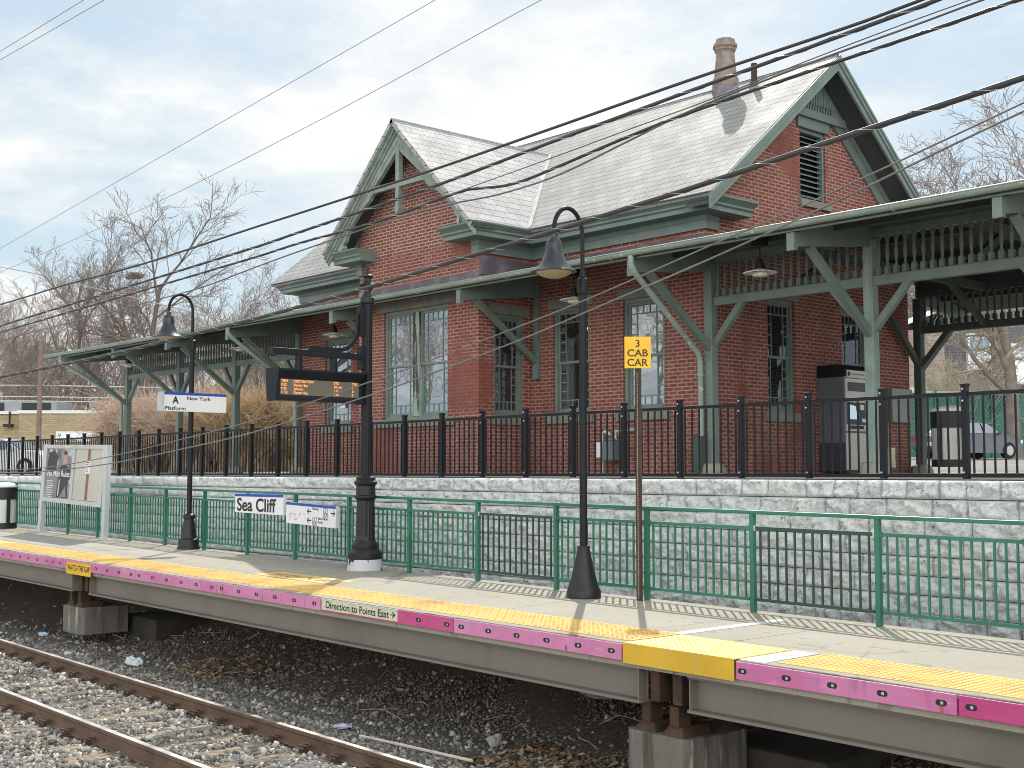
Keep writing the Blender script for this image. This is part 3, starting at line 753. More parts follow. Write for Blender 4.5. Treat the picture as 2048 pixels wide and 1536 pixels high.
# ------------------------------------------------------------------ the canopy
can = thing('platform_canopy', 'green timber canopy on posts wrapping round the brick station', 'canopy', (-20, 17, 0))
CXL, CXR = -38.0, -4.6
cr = MB()
def slab(x0, x1, ya, yb): cr.prism([(x0, ya, cz(ya) - .09), (x0, yb, cz(yb) - .09), (x0, yb, cz(yb)), (x0, ya, cz(ya))], (x1 - x0, 0, 0))
slab(CXL, BXL, 14.85, YF); slab(BXL, BXR, 14.85, BY); slab(BXR, CXR, 14.85, YF)
for x0, x1 in ((CXL, XL - .02), (XR + .02, CXR)):
    slab(x0, x1, YF, YC); ya, yb = YC, 25.55
    z_ = lambda y: cz(YC) - .25 * (y - YC)
    cr.prism([(x0, ya, z_(ya) - .09), (x0, yb, z_(yb) - .09), (x0, yb, z_(yb)), (x0, ya, z_(ya))], (x1 - x0, 0, 0))
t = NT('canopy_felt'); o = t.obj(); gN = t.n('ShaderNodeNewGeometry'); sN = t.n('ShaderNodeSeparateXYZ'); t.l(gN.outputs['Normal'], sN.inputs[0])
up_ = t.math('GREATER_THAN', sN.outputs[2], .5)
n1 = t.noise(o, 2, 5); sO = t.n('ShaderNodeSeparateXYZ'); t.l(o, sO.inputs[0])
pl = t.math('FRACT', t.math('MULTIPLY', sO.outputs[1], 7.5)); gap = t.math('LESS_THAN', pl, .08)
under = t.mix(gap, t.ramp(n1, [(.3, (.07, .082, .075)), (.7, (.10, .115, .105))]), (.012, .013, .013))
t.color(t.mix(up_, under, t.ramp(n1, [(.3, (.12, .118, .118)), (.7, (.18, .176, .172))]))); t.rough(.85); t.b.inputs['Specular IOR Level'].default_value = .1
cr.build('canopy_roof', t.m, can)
gt = MB()
def half_round(mb, x0, x1, y, z, r=.072):
    pr = [(r * math.cos(a), r * math.sin(a)) for a in np.linspace(math.pi, 2 * math.pi, 9)]
    ring = [(y + a, z + b_) for a, b_ in pr] + [(y + r * .88, z), (y - r * .88, z)][:0]
    n = len(ring)
    mb.add([(x, a, b_) for x in (x0, x1) for a, b_ in ring], [(i, i + 1, n + i + 1, n + i) for i in range(n - 1)] + [tuple(range(n)), tuple(range(2*n-1, n-1, -1))])
    mb.tube([(x0, y - r, z + .004), (x1, y - r, z + .004)], .011, 6)
half_round(gt, CXL - .05, CXR + .05, 14.78, 3.565)
x = CXL + .5
while x < CXR: gt.tube([(x, 14.78 + .078 * math.cos(a), 3.565 + .078 * math.sin(a)) for a in np.linspace(math.pi, 2*math.pi, 7)], .012, 5); x += 2.6
gt.build('gutter', m_gutter, can, autosmooth=True)
ts = MB(); ts.box(CXL, CXR, 14.86, 14.9, 3.46, 3.6); ts.build('fascia_board', m_green, can)
rg = MB(); half_round(rg, XR, CXR, 25.6, 3.565); rg.build('rear_gutter', m_gutter, can, autosmooth=True)

m_post_worn = M('flaking_post_paint', (.21, .285, .25), .7, .2, 3, .5, 26, dirt=(.33, .34, .30), dscale=10, dlo=.5, dhi=.7, streak=True)
front_posts = [-36.86, -33.42, -30.18, -26.98, -13.76, -10.62, -7.5]
rear_posts = [-36.86, -33.42, -30.18, -27.0, -13.66, -10.62, -7.5]
PW = .085
LOOK = [(14.88, 3.2), (14.94, 3.2), (14.98, 3.26), (16.93, 3.5), (16.93, 3.98), (14.95, 3.46), (14.88, 3.44)]
def lookout(x, ybase=YF, sgn=1, name='bracket_beam'):
    m = MB(); m.prism([(x - .06, ybase - sgn * (YF - a), b_) for a, b_ in LOOK], (.12, 0, 0))
    m.box(x - .065, x + .065, *sorted((ybase - sgn * (YF - 14.86), ybase - sgn * (YF - 14.885))), 3.19, 3.45)
    m.build(name, m_green, can)
def brace(mb, a, b_, w_=.1): mb.beam(a, b_, w_, w_ * 1.15)
BALU = [(.034, 0), (.034, .11), (.022, .12), (.028, .14), (.019, .16), (.021, .2), (.031, .3), (.029, .38), (.02, .43), (.027, .45), (.02, .47), (.036, .56), (.036, .60)]
def baluster(mb, x, y, z, n=8):
    mb.box(x - .036, x + .036, y - .036, y + .036, z, z + .12); mb.lathe(BALU[2:], (x, y, z), n); mb.box(x - .036, x + .036, y - .036, y + .036, z + .56, z + .61)
for row, (posts, yp, sgn) in enumerate(((front_posts, YF, 1), (rear_posts, 23.55, -1))):
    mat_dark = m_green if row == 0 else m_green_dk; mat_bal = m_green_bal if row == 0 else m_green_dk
    for i, x in enumerate(posts):
        p = MB(); hugging = row == 0 and abs(x - -13.76) < .1 or (row == 0 and abs(x + 26.98) < .1)
        yq = yp - (.0 if not hugging else .02)
        p.box(x - PW, x + PW, yq - PW, yq + PW, .14, 3.62)
        po = p.build('post', m_post_worn if (row == 0 and abs(x + 10.62) < .1) else mat_dark, can, bevel=.012)
        f = MB(); f.lathe([(.24, -.06), (.23, .06), (.19, .14), (.12, .165)], (x, yq, 0), 10); f.build('post_foot', m_conc, po)
        b_ = MB()
        brace(b_, (x, yp - sgn * .05, 2.12), (x, yp - sgn * 1.62, 3.3)); b_.mark()
        if row == 1: brace(b_, (x, yp + .05, 2.15), (x, yp - 1.1, 3.2)); b_.mark()
        nbr = [d for d in (-1, 1) if any(0 < d * (q - x) < 4 for q in posts)]
        for d in nbr: brace(b_, (x + d * .06, yp, 2.2), (x + d * .68, yp, 2.9), .095); b_.mark()
        b_.each('brace', mat_dark, can)
        lookout(x, yp, sgn)
    groups = [posts[:4], posts[4:]]
    for gposts in groups:
        xa, xb = gposts[0], gposts[-1]
        if gposts is groups[1]: xb = CXR
        bmm = MB(); bmm.box(xa, xb, yp - .055, yp + .055, 2.87, 3.02); bmm.build('tie_beam', mat_dark, can, bevel=.008)
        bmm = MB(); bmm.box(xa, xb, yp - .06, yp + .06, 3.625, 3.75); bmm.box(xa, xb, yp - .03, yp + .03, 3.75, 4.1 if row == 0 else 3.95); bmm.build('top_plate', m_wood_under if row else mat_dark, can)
        ends = gposts + ([CXR] if gposts is groups[1] else [])
        for q in range(len(ends) - 1):
            a, c = ends[q] + .12, ends[q + 1] - .1; n = int((c - a) / .152) + 1
            if row == 0 and a > -14:
                pr = MB(); pr.box(a - .03, c + .02, yp - .02, yp + .02, 3.021, 3.032); scr = pr.build('baluster_screen', mat_dark, can)
                for k in range(n):
                    m = MB(); baluster(m, a + .03 + k * .152, yp, 3.03, 12); m.build('baluster', mat_bal, scr, autosmooth=True)
            else:
                m = MB()
                for k in range(n): baluster(m, a + .03 + k * .152, yp, 3.03, 6)
                m.build('baluster_screen', mat_bal, can)
# brackets carried by the walls of the bay
for x, s in ((-18.17, 1), (-22.48, -1)):
    lookout(x)
    m = MB(); m.box(x - .06, x + .06, YF - .07, YF + .0, 2.05, 3.7); m.box(x - .075, x + .075, YF - .09, YF, 1.85, 2.12); brace(m, (x, YF - .06, 2.2), (x, YF - 1.62, 3.28), .09); m.build('wall_bracket', m_green, can)
# purlins under the open parts
m = MB()
for x0, x1 in ((CXL, XL), (XR, CXR)):
    for y in (15.9, 18.0, 19.1, 21.3, 22.4, 24.4): z = (cz(y) if y < YC else 2 * cz(YC) - cz(y)) - .17; m.box(x0 + .03, x1 - .03, y - .04, y + .04, z - .07, z + .08); m.mark()
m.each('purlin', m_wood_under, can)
m = MB()
for x in (-12.2, -9.1, -6.2): m.beam((x, YF, 3.7), (x, 23.55, 3.7), .1, .16); m.beam((x, YF, 2.95), (x, YC, 4.7), .09, .12); m.beam((x, 23.55, 2.95), (x, YC, 4.7), .09, .12); m.mark()
m.each('cross_frame', m_wood_under, can)
# downpipes
for pts in ([(-13.66, 14.78, 3.5), (-13.66, 14.78, 3.36), (-13.67, 14.9, 3.22), (-13.86, 16.68, 2.06), (-13.88, 16.76, 1.9), (-13.88, 16.76, .1)],
            [(-36.9, 14.78, 3.5), (-36.9, 14.78, 3.36), (-36.85, 14.9, 3.24), (-36.93, 16.7, 2.25), (-36.93, 16.75, 2.1), (-36.93, 16.75, .05)],
            [(-26.78, 14.78, 3.5), (-26.78, 14.78, 3.36), (-26.79, 14.9, 3.24), (-26.84, 16.7, 2.1), (-26.84, 16.76, .05)]):
    m = MB(); m.tube(pts, .052, 10); m.tube([Vector(pts[-2]) + Vector((0, 0, -.2)), Vector(pts[-2]) + Vector((0, 0, -.24))], .066, 10); m.build('downpipe', m_gutter, can, autosmooth=True)
m = MB(); m.box(-13.98, -13.8, 16.66, 16.82, 0, .62); m.build('pipe_boot', m_green_dk, can)

# pendant lamps under the canopy
def pendant(x, y=15.7):
    root = thing('pendant_lamp', '', 'lamp', (0, 0, 0), 'pendant lamps under the canopy')
    m = MB(); m.box(-.09, .09, -.09, .09, .4, .62); m.lathe([(.012, .1), (.012, .42)], (0, 0, 0), 8); m.lathe([(.075, .03), (.055, .12), (.03, .2)], (0, 0, 0), 12); m.build('hanger', m_black, root)
    m = MB(); m.lathe([(.07, .03), (.12, .015), (.25, -.02), (.255, -.03), (.12, -.005), (.07, 0)], (0, 0, 0), 32, 0, lambda j, z: 1 + (.05 if j % 2 else -.05) * (1 if z < -.01 else .3)); m.build('shade', m_white, root)
    m = MB(); m.lathe([(.1, -.01), (.12, -.04), (.115, -.075), (.06, -.09)], (0, 0, 0), 16); m.build('glass_bowl', m_cream, root, smooth=True)
    return root
p0 = pendant(0)
for k, (x, lab) in enumerate(((-11.79, 'fluted pendant lamp in front of the baluster screen by the ticket machine'), (-15.9, 'fluted pendant lamp half hidden behind the nearer tall lamp post'),
        (-23.6, 'fluted pendant lamp in front of the narrow window left of the bay'), (-27.8, 'fluted pendant lamp beside the left brick corner of the station'), (-34.2, 'fluted pendant lamp under the far left end of the canopy'))):
    r = p0 if k == 0 else dup(p0, (0, 0, 0)); r.location = (x, 15.7, 3.12); r['label'] = lab
# ------------------------------------------------------------------ the platform
plat = thing('station_platform', 'raised concrete platform with pink edge boards and yellow warning strip', 'platform', (-12, 9.5, -1.5))
PE = 8.09
t = NT('platform_concrete'); o = t.obj(); n1 = t.noise(o, .5, 6, .6); n2 = t.noise(o, 70, 4, .7); n3 = t.noise(t.scaled(o, (.25, 1, 1)), 2.4, 5, .6)
col = t.ramp(n1, [(.3, (.315, .29, .24)), (.7, (.41, .38, .315))])
col = t.mix(t.ramp(n3, [(.5, 0), (.75, .35)]), col, (.28, .262, .22))
col = t.mix(t.ramp(n2, [(.4, .45), (.62, 0)]), col, (.20, .19, .17))
vor = t.n('ShaderNodeTexVoronoi', feature='DISTANCE_TO_EDGE', inp={'Scale': .42}); t.l(t.mix(.09, o, t.n('ShaderNodeTexNoise', inp={'Scale': 2.5, 'Detail': 4}).outputs['Color']), vor.inputs['Vector'])
col = t.mix(t.ramp(vor.outputs['Distance'], [(.0, .55), (.006, 0)]), col, (.10, .095, .085))
gum = t.ramp(t.noise(o, 5.5, 1, .3), [(.70, 0), (.715, .5)]); col = t.mix(gum, col, (.16, .15, .135))
col = t.mix(t.ramp(t.noise(o, 1.3, 5, .7), [(.6, 0), (.72, .4)]), col, (.24, .20, .15))
t.color(col); t.rough(.9); t.bump(n2, .5, .006); m_deck = t.m
joint_x = [-24.3, -19.45, -7.0]
d = MB(True); xs = [-46, -24.3, -19.5, -7.02, 5.2, 16]
for a, b_ in zip(xs[:-1], xs[1:]): d.box(a + .006, b_ - .006, PE, 10.98, -1.75, -1.55); d.mark()
d.each('deck', m_deck, plat)
d = MB(True); d.box(-46, -7.6, PE - .03, PE + .0, -1.585, -1.546); d.mark(); d.box(-6.3, 16, PE - .03, PE, -1.585, -1.546); d.each('edge_lip', m_conc, plat)
# warning strip with its domes
strip = MB(True); segs = [(-30, -7.62, 8.2, 8.9), (-6.05, 16, 8.2, 8.9)]
for a, b_, c, e in segs: strip.box(a, b_, c, e, -1.551, -1.543); strip.mark()
strip.each('warning_strip', m_tact, plat)
px = np.concatenate([np.arange(-24, -7.66, .06), np.arange(-6.0, 3, .06)]); py = np.arange(8.235, 8.88, .06)
gx, gy = np.meshgrid(px, py); gx, gy = gx.ravel(), gy.ravel(); k = 6
ang = np.arange(k) * 2 * np.pi / k
def ring(r, z): return np.stack([gx[:, None] + r * np.cos(ang), gy[:, None] + r * np.sin(ang), np.full((len(gx), k), z) - G * gx[:, None]], -1)
v = np.concatenate([ring(.02, -1.544), ring(.017, -1.538), ring(.010, -1.5345)], 1).reshape(-1, 3)
fb = []
for r_ in range(2):
    for j in range(k): fb.append((r_*k+j, r_*k+(j+1) % k, (r_+1)*k+(j+1) % k, (r_+1)*k+j))
fb += [(2*k, 2*k+1, 2*k+2, 2*k+3), (2*k, 2*k+3, 2*k+4, 2*k+5)]
fb = np.array(fb); fc = (fb[None] + (np.arange(len(gx)) * 3 * k)[:, None, None]).reshape(-1, 4)
o_ = raw_mesh('warning_domes', v, fc, m_tact, smooth=False, parent=plat)
# painted marks on the deck
d = MB(True); d.box(-15.5, -13.7, 9.0, 9.5, -1.549, -1.546); d.build('painted_panel', m_tact, plat)
d = MB(True)
text_mesh(d, 'WATCH THE GAP', (-14.6, 9.14, -1.5455), (1, 0, 0), (0, 1, 0), .22, 1.5, .01, 'CENTER', .0)
d.build('panel_lettering', m_rust, plat)
m_wpaint = M('worn_white_paint', (.62, .62, .60), .8, .1, 3, .1, 40, dirt=(.38, .36, .32), dscale=6, dlo=.5, dhi=.62)
d = MB(True); d.box(-7.73, -7.6, 8.85, 10.5, -1.549, -1.545); d.build('painted_line', m_wpaint, plat)
d = MB(True); d.box(-6.36, -6.1, 8.1, 8.85, -1.549, -1.5445); d.build('grout_strip', m_wpaint, plat)
d = MB(True)
for (a, b_, c, e) in ((-46, -24.32, 9.0, 10.2), (-24.28, -21.2, 9.0, 10.3)): d.box(a, b_, c, e, -1.549, -1.5462); d.mark()
d.each('repair_patch', M('patch_mortar', (.31, .295, .265), .9, .15, 2, .3, 50), plat)
# edge boards: the lettering of joints follows the panels of the edge
bounds = [-30.6, -28.2, -25.5, -22.9, -20.31, -19.46, -17.16, -14.76, -12.32, -9.9, -7.57]
b2 = [-6.34, -4.44, -2.0, .44, 2.9]
def edge_board(a, b_, mat, holes):
    m = MB(True); m.box(a + .008, b_ - .008, PE - .045, PE - .002, -1.697, -1.556)
    o_ = m.build('edge_board', mat, plat, bevel=.004)
    h = MB(True); nb = MB(True)
    for x in holes:
        pts = [(x + sx_ * .022 + .021 * math.cos(q), -1.626 + .021 * math.sin(q)) for sx_, q in [(1, a_) for a_ in np.linspace(-math.pi/2, math.pi/2, 7)] + [(-1, a_) for a_ in np.linspace(math.pi/2, 3*math.pi/2, 7)]]
        h.prism([(p, PE - .0455, z) for p, z in pts], (0, -.0012, 0))
        nb.lathe([(.0, -.004), (.013, -.004), (.013, .004), (.006, .006)], (0, 0, 0), 8) if False else None
        nb.box(x - .004, x + .016, PE - .05, PE - .046, -1.636, -1.616); nb.mark(); h.mark()
    h.each('bolt_slot', m_ink, o_); nb.each('bolt', m_bolt, o_)
    return o_
for i in range(len(bounds) - 1):
    a, b_ = bounds[i], bounds[i + 1]; n = max(1, round((b_ - a) / .45))
    if abs(a + 12.32) < .01: hs = [-10.47, -10.0]
    else: hs = [a + .13 + (b_ - a - .26) * q / max(1, n) for q in range(n + 1)]
    edge_board(a, b_, m_mag if abs(a + 12.32) < .01 else m_pink, hs)
edge_board(b2[0], b2[1], m_pink, [-6.27, -5.85, -5.44, -5.02, -4.56]); edge_board(b2[1], b2[2], m_mag, [-4.34, -3.9, -3.5, -3.0]); edge_board(b2[2], b2[3], m_pink, [-1.9, -1.4, -.9, -.4, .1]); edge_board(b2[3], b2[4], m_pink, [.6, 1.1, 1.6, 2.1, 2.6])
# rust runs under two of the bolts
d = MB(True)
for x in (-8.27, -4.56): d.prism([(x - .012, PE - .0455, -1.645), (x + .014, PE - .0455, -1.645), (x + .018, PE - .0455, -1.69), (x + .004, PE - .0455, -1.695), (x - .016, PE - .0455, -1.682)], (0, -.0006, 0)); d.mark()
d.each('rust_run', M('rust_stain', (.36, .11, .12), .8, .35, 20, 0), plat)
# chequer plate over the joint
d = MB(True); a, b_ = -7.55, -6.345
d.box(a, b_, PE - .05, 8.82, -1.545, -1.537); d.box(a, b_, PE - .058, PE - .05, -1.712, -1.537)
pk = d.build('chequer_plate', m_plate, plat)
gx, gy = np.meshgrid(np.arange(a + .02, b_ - .015, .03), np.arange(PE - .03, 8.8, .03)); alt = (np.indices(gx.shape).sum(0) % 2).ravel(); gx, gy = gx.ravel(), gy.ravel()
def lozenge(cx, cy, alt, hz):
    ca = np.where(alt, .707, -.707); L_, w_ = .014, .0045
    ax = np.stack([ca, np.full_like(ca, .707)], -1); bx_ = np.stack([-ax[:, 1], ax[:, 0]], -1)
    c = np.stack([cx, cy], -1); P = [c + ax * L_, c + bx_ * w_, c - ax * L_, c - bx_ * w_, c]
    return np.stack(P, 1)
q = lozenge(gx, gy, alt, 0); zt = np.full(q.shape[:2], -1.5372); zt[:, 4] += .003
V1 = np.concatenate([q, (zt - G * q[..., 0])[..., None]], -1).reshape(-1, 3)
gx, gz = np.meshgrid(np.arange(a + .02, b_ - .015, .03), np.arange(-1.70, -1.545, .03)); alt = (np.indices(gx.shape).sum(0) % 2).ravel()
q = lozenge(gx.ravel(), gz.ravel(), alt, 0); yy_ = np.full(q.shape[:2], PE - .0578); yy_[:, 4] -= .003
V2 = np.stack([q[..., 0], yy_, q[..., 1] - G * q[..., 0]], -1).reshape(-1, 3)
nl = (len(V1) + len(V2)) // 5; ft = np.array([(0, 1, 4), (1, 2, 4), (2, 3, 4), (3, 0, 4)])
raw_mesh('raised_lozenges', np.concatenate([V1, V2]), (ft[None] + (np.arange(nl) * 5)[:, None, None]).reshape(-1, 3), m_plate, parent=pk)
# girders, their end stiffeners and the cross joists behind
for a, b_ in ((-46, -34.2), (-33.6, -19.62), (-18.98, -7.46), (-6.92, 5)):
    m = MB(True); m.box(a, b_, 8.25, 8.265, -2.035, -1.75); m.box(a, b_, 8.14, 8.38, -2.06, -2.035); m.box(a, b_, 8.14, 8.38, -1.775, -1.752)
    for x in (a + .012, b_ - .024): m.box(x, x + .012, 8.15, 8.25, -2.034, -1.776)
    m.build('girder', m_girder, plat)
    m = MB(True); m.box(a, b_, 10.5, 10.515, -2.035, -1.75); m.box(a, b_, 10.4, 10.62, -2.06, -2.035); m.build('rear_girder', m_girder, plat)
m = MB(True)
for x in (-34.0, -19.42, -19.2, -7.33, -7.08): m.box(x - .05, x + .05, 8.2, 10.6, -2.03, -1.76); m.mark()
m.each('cross_joist', m_rust, plat)
# concrete piers
m_conc_d = M('shade_dark_concrete', (.05, .043, .034), .95, .3, 2.5, .5, 30)  # footing colour near black: the shade under the platform is put in
for x0, x1, lab in ((-20.16, -19.4, 'stained concrete pier under the joint by the yellow gap sign'), (-7.71, -6.97, 'stained concrete pier under the chequer plate at the right'), (-34.6, -33.8, 'concrete pier under the far left end of the platform')):
    rt_ = thing('concrete_pier', lab, 'pier', ((x0 + x1) / 2, 9.2, -2.9), 'concrete piers under the platform')
    m = MB(True); ch_ = .07; zt_ = -2.31
    pl = [(x0 + ch_, 8.2), (x1 - ch_, 8.2), (x1, 8.2 + ch_), (x1, 9.0), (x0, 9.0), (x0, 8.2 + ch_)]
    m.prism([(p, q, -2.74 if x0 < -19 else -3.0) for p, q in pl], (0, 0, .43 if x0 < -19 else .69)); m.build('pier_block', m_pierc, rt_, bevel=.012)
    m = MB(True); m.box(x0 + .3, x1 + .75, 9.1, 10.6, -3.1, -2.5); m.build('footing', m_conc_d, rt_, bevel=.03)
    m = MB(True)
    for xx in (x0 + .22, x1 - .2): m.prism([(xx - .13, 8.24, zt_), (xx + .13, 8.24, zt_), (xx + .07, 8.28, zt_ + .08), (xx - .07, 8.28, zt_ + .08)], (0, .35, 0)); m.box(xx - .05, xx + .05, 8.26, 8.42, zt_ + .08, -2.062); m.mark()
    m.each('bearing_plate', m_rust, rt_)

# ------------------------------------------------------------------ platform railing
RY = 10.83
rail = thing('platform_railing', 'green metal picket railing along the back of the platform', 'railing', (-18, RY, -1.5))
rp = [-6.77 + 1.509 * 9 - 1.509 * k for k in range(29)]
hand = MB(True); hand.box(rp[-1] - .4, rp[0] + .3, RY - .035, RY + .035, -.515, -.475); hand.build('handrail', m_rail_green, rail, bevel=.008)
for k, x in enumerate(rp):
    m = MB(True); m.box(x - .026, x + .026, RY - .026, RY + .026, -1.555, -.515); m.build('post', m_rail_green, rail)
for k in range(len(rp) - 1):
    b_, a = rp[k] - .045, rp[k + 1] + .045; dark = abs(a + 8.24) < .2 or abs(a + 12.8) < .2
    m = MB(True); m.box(a, b_, RY - .016, RY + .016, -.68, -.645); m.box(a, b_, RY - .016, RY + .016, -1.43, -1.395)
    n = 13
    for q in range(n):
        xx = a + (b_ - a) * (q + .5) / n; m.box(xx - .0095, xx + .0095, RY - .0095, RY + .0095, -1.395, -.68)
    o_ = m.build('picket_panel', m_rail_dark if dark else m_rail_green, rail)
    if dark: o_['label'] = 'dark green removable picket panel'
    for xx in (a - .012, b_ + .012):
        m2 = MB(True); m2.box(xx - .014, xx + .014, RY - .02, RY + .02, -.69, -.635); m2.build('panel_bracket', m_zinc if dark else m_rail_green, o_)

# ------------------------------------------------------------------ black fence on the wall
FY = 12.9
fen = thing('metal_fence', 'black metal picket fence along the top of the block wall', 'fence', (-20, FY, -.1))
fp = [-6.94 + 1.0265 * 8 - 1.0265 * k for k in range(44)]
for x in fp:
    m = MB(); m.box(x - .033, x + .033, FY - .033, FY + .033, -.09, .955)
    m.box(x - .04, x + .04, FY - .04, FY + .04, .955, .98)
    po = m.build('fence_post', m_navy, fen, bevel=.003)
    if x > -16:
        m = MB()
        for z in (.92, .81, .0): m.lathe([(.013, 0), (.01, .006), (0.002, .009)], (0, 0, 0), 8); 
        vv = m.v[:]; m.v = []; n_ = len(vv) // 3
        for j, z in enumerate((.92, .79, .0)):
            for p in vv[j*n_:(j+1)*n_]: m.v.append((x - .014 + p[0], FY - .0335 - p[2], z + p[1]))
        m.build('bolt_heads', m_bolt, po)
for k in range(len(fp) - 1):
    b_, a = fp[k] - .028, fp[k + 1] + .028; m = MB()
    m.box(a, b_, FY - .017, FY + .017, .845, .885); m.box(a, b_, FY - .017, FY + .017, -.055, -.015)
    n = 8
    for q in range(n): xx = a + (b_ - a) * (q + .5) / n; m.box(xx - .0092, xx + .0092, FY - .0092, FY + .0092, -.01, .84)
    m.build('picket_panel', m_navy, fen)

# ------------------------------------------------------------------ lamp posts
def street_lamp(x, y, lab, base):
    z0 = platform_z(x); rt_ = thing('street_lamp', lab, 'lamp post', (x, y, z0), 'black gooseneck lamps on the platform')
    b_ = MB()
    if base == 'bell': b_.lathe([(.2, 0), (.2, .075), (.188, .1), (.155, .2), (.115, .36), (.085, .5), (.072, .56), (.072, .6), (.05, .61)], (x, y, z0), 24)
    else: b_.lathe([(.2, 0), (.2, .04), (.185, .06), (.18, .17), (.145, .2), (.13, .3), (.095, .5), (.09, .53), (.105, .545), (.105, .6), (.085, .62), (.06, .63)], (x, y, z0), 24)
    b_.build('base', m_black, rt_, autosmooth=True)
    p = MB(); p.lathe([(.046, .5), (.046, 3.57), (.062, 3.575), (.062, 3.75), (.035, 3.77)], (x, y, z0), 14); p.build('pole', m_navy, rt_, autosmooth=True)
    a = MB(); zz_ = z0 + 3.75; top = 4.59 + z0; rr = .235
    pts = [(x, y, zz_)] + [(x, y, z0 + 3.9)] + [(x, y - rr + rr * math.cos(q), top - .32 + .3 * math.sin(q)) for q in np.linspace(0, math.pi, 16)] + [(x, y - 2 * rr, z0 + 4.12)]
    a.tube(pts, .026, 12); a.lathe([(.036, 0), (.036, .1), (.028, .12)], (x, y, zz_ - .02), 12); a.build('gooseneck_arm', m_navy, rt_, autosmooth=True)
    zs = z0 + 3.79; yc = y - 2 * rr
    s = MB(); s.lathe([(.268, -.005), (.262, .0), (.2, .045), (.145, .12), (.112, .2), (.1, .215), (.098, .3), (.085, .36), (.055, .39), (.045, .4), (.045, .45), (.03, .46)], (x, yc, zs), 32); s.build('bell_shade', m_shade, rt_, autosmooth=True)
    g = MB(); g.lathe([(.225, .012), (.2, -.02), (.15, -.055), (.08, -.075), (.01, -.08)], (x, yc, zs), 24); g.build('lens', m_lens, rt_, smooth=True)
    return rt_
m_shade = M('satin_black_shade', (.022, .026, .036), .3, .12, 3, .02, 40)
m_lens = M('amber_lens', (.36, .28, .165), .25, .1, 3, 0)
street_lamp(-10.43, 10.44, 'tall black gooseneck lamp with flared bell foot, nearest on the platform', 'bell')
street_lamp(-20.68, 10.7, 'black gooseneck lamp carrying the New York platform sign', 'urn')

# ------------------------------------------------------------------ column with the departure board
DXc, DYc = -15.1, 10.62; z0 = platform_z(DXc)
dp = thing('display_column', 'ornate black iron column with a side arm and chipped white foot', 'column', (DXc, DYc, z0))
def zc(py): return None
fl_ = lambda j, z: (1.0 if j % 2 else .93) if (.46 < z < 1.02 or z > 1.28) and z < 3.92 else 1
m = MB(); m.lathe([(0.2679, 0), (0.2565, .06), (0.2451, .16)], (DXc, DYc, z0), 28); m.build('foot', M('chipped_white_paint', (.52, .53, .56), .8, .1, 3, .4, 30, dirt=(.02, .02, .025), dscale=5, dlo=.55, dhi=.57), dp, autosmooth=True)
m = MB(); m.lathe([(0.2440, .161), (0.2508, .2), (0.2508, .25), (0.2223, .28), (0.1938, .31), (0.1995, .34), (0.1995, .37), (0.1710, .4), (0.1459, .44)], (DXc, DYc, z0), 28); m.build('base_mould', m_black, dp, autosmooth=True)
m = MB(); m.lathe([(0.1459, .44), (0.1368, .5), (0.1277, 1.0), (0.1425, 1.03), (0.1710, 1.05), (0.1710, 1.07), (0.1425, 1.09), (0.1391, 1.22), (0.1653, 1.25), (0.1710, 1.28), (0.1368, 1.31), (0.1425, 1.34), (0.1026, 1.37)], (DXc, DYc, z0), 32, 0, fl_); m.build('pedestal', m_black, dp)
m = MB(); m.lathe([(0.086, 1.34), (0.084, 1.5), (0.078, 3.9)], (DXc, DYc, z0), 28, 0, lambda j, z: 1 if j % 2 else .95); m.build('shaft', m_navy, dp)
m = MB(); m.lathe([(0.0912, 3.9), (0.1026, 3.91), (0.1026, 3.99), (0.0855, 4.0), (0.0798, 4.02), (0.0684, 4.04), (0.0513, 4.07), (0.0513, 4.1), (0.0798, 4.12), (0.1197, 4.16), (0.1254, 4.18), (0.0912, 4.21), (0.0627, 4.24), (0.0570, 4.28), (0.0798, 4.3), (0.0798, 4.32), (0.0456, 4.34), (0.0285, 4.39), (0.0182, 4.41), (0.0251, 4.44), (0.0137, 4.47), (0.0023, 4.48)], (DXc, DYc, z0), 20); m.build('finial', m_black, dp, autosmooth=True)
m = MB(); m.box(DXc - .05, DXc + .05, 9.0, DYc - .07, 1.645, 1.735); m.box(DXc - .06, DXc + .06, DYc - .13, DYc - .06, 1.5, 1.85)
m.build('side_arm', m_navy, dp, bevel=.006)
m = MB(); pts = [(DXc, 9.62, 1.765)] + [(DXc, 10.1 - .0, 1.765)] + [(DXc, 10.1 + .36 * math.sin(q), 2.125 - .36 * math.cos(q)) for q in np.linspace(0, math.pi/2, 8)] + [(DXc, 10.47, 2.32)]
for p, q in zip(pts[:-1], pts[1:]): m.beam(p, q, .06, .05, (1, 0, 0))
m.box(DXc - .05, DXc + .05, 10.46, DYc - .06, 2.0, 2.42); m.box(DXc - .03, DXc + .03, DYc - .12, DYc - .075, 2.42, 2.5); m.build('curved_bracket', m_navy, dp)
db = thing('departure_board', 'black hooded electronic departure board with orange letters hanging from the column arm', 'display board', (DXc, 9.75, 1.3))
ya, yb = 9.03, 10.5
m = MB(); prof = [(-.14, 1.44), (.16, 1.44), (.16, 1.415), (.085, 1.30), (.085, 1.07), (.1, 1.045), (.1, 1.0), (-.1, 1.0)]
m.prism([(DXc + a, ya, z) for a, z in prof], (0, yb - ya, 0))
m.prism([(DXc + a, ya - .012, z) for a, z in [(-.16, 1.45), (.2, 1.45), (.115, 1.06), (.12, .99), (-.12, .99)]], (0, .012, 0)); m.prism([(DXc + a, yb, z) for a, z in [(-.16, 1.45), (.2, 1.45), (.115, 1.06), (.12, .99), (-.12, .99)]], (0, .012, 0))
m.build('housing', m_navy, db)
m = MB()
for y in (9.45, 10.04): m.lathe([(.06, 0), (.06, .06), (.05, .065), (.05, .2)], (DXc, y, 1.445), 14); m.mark()
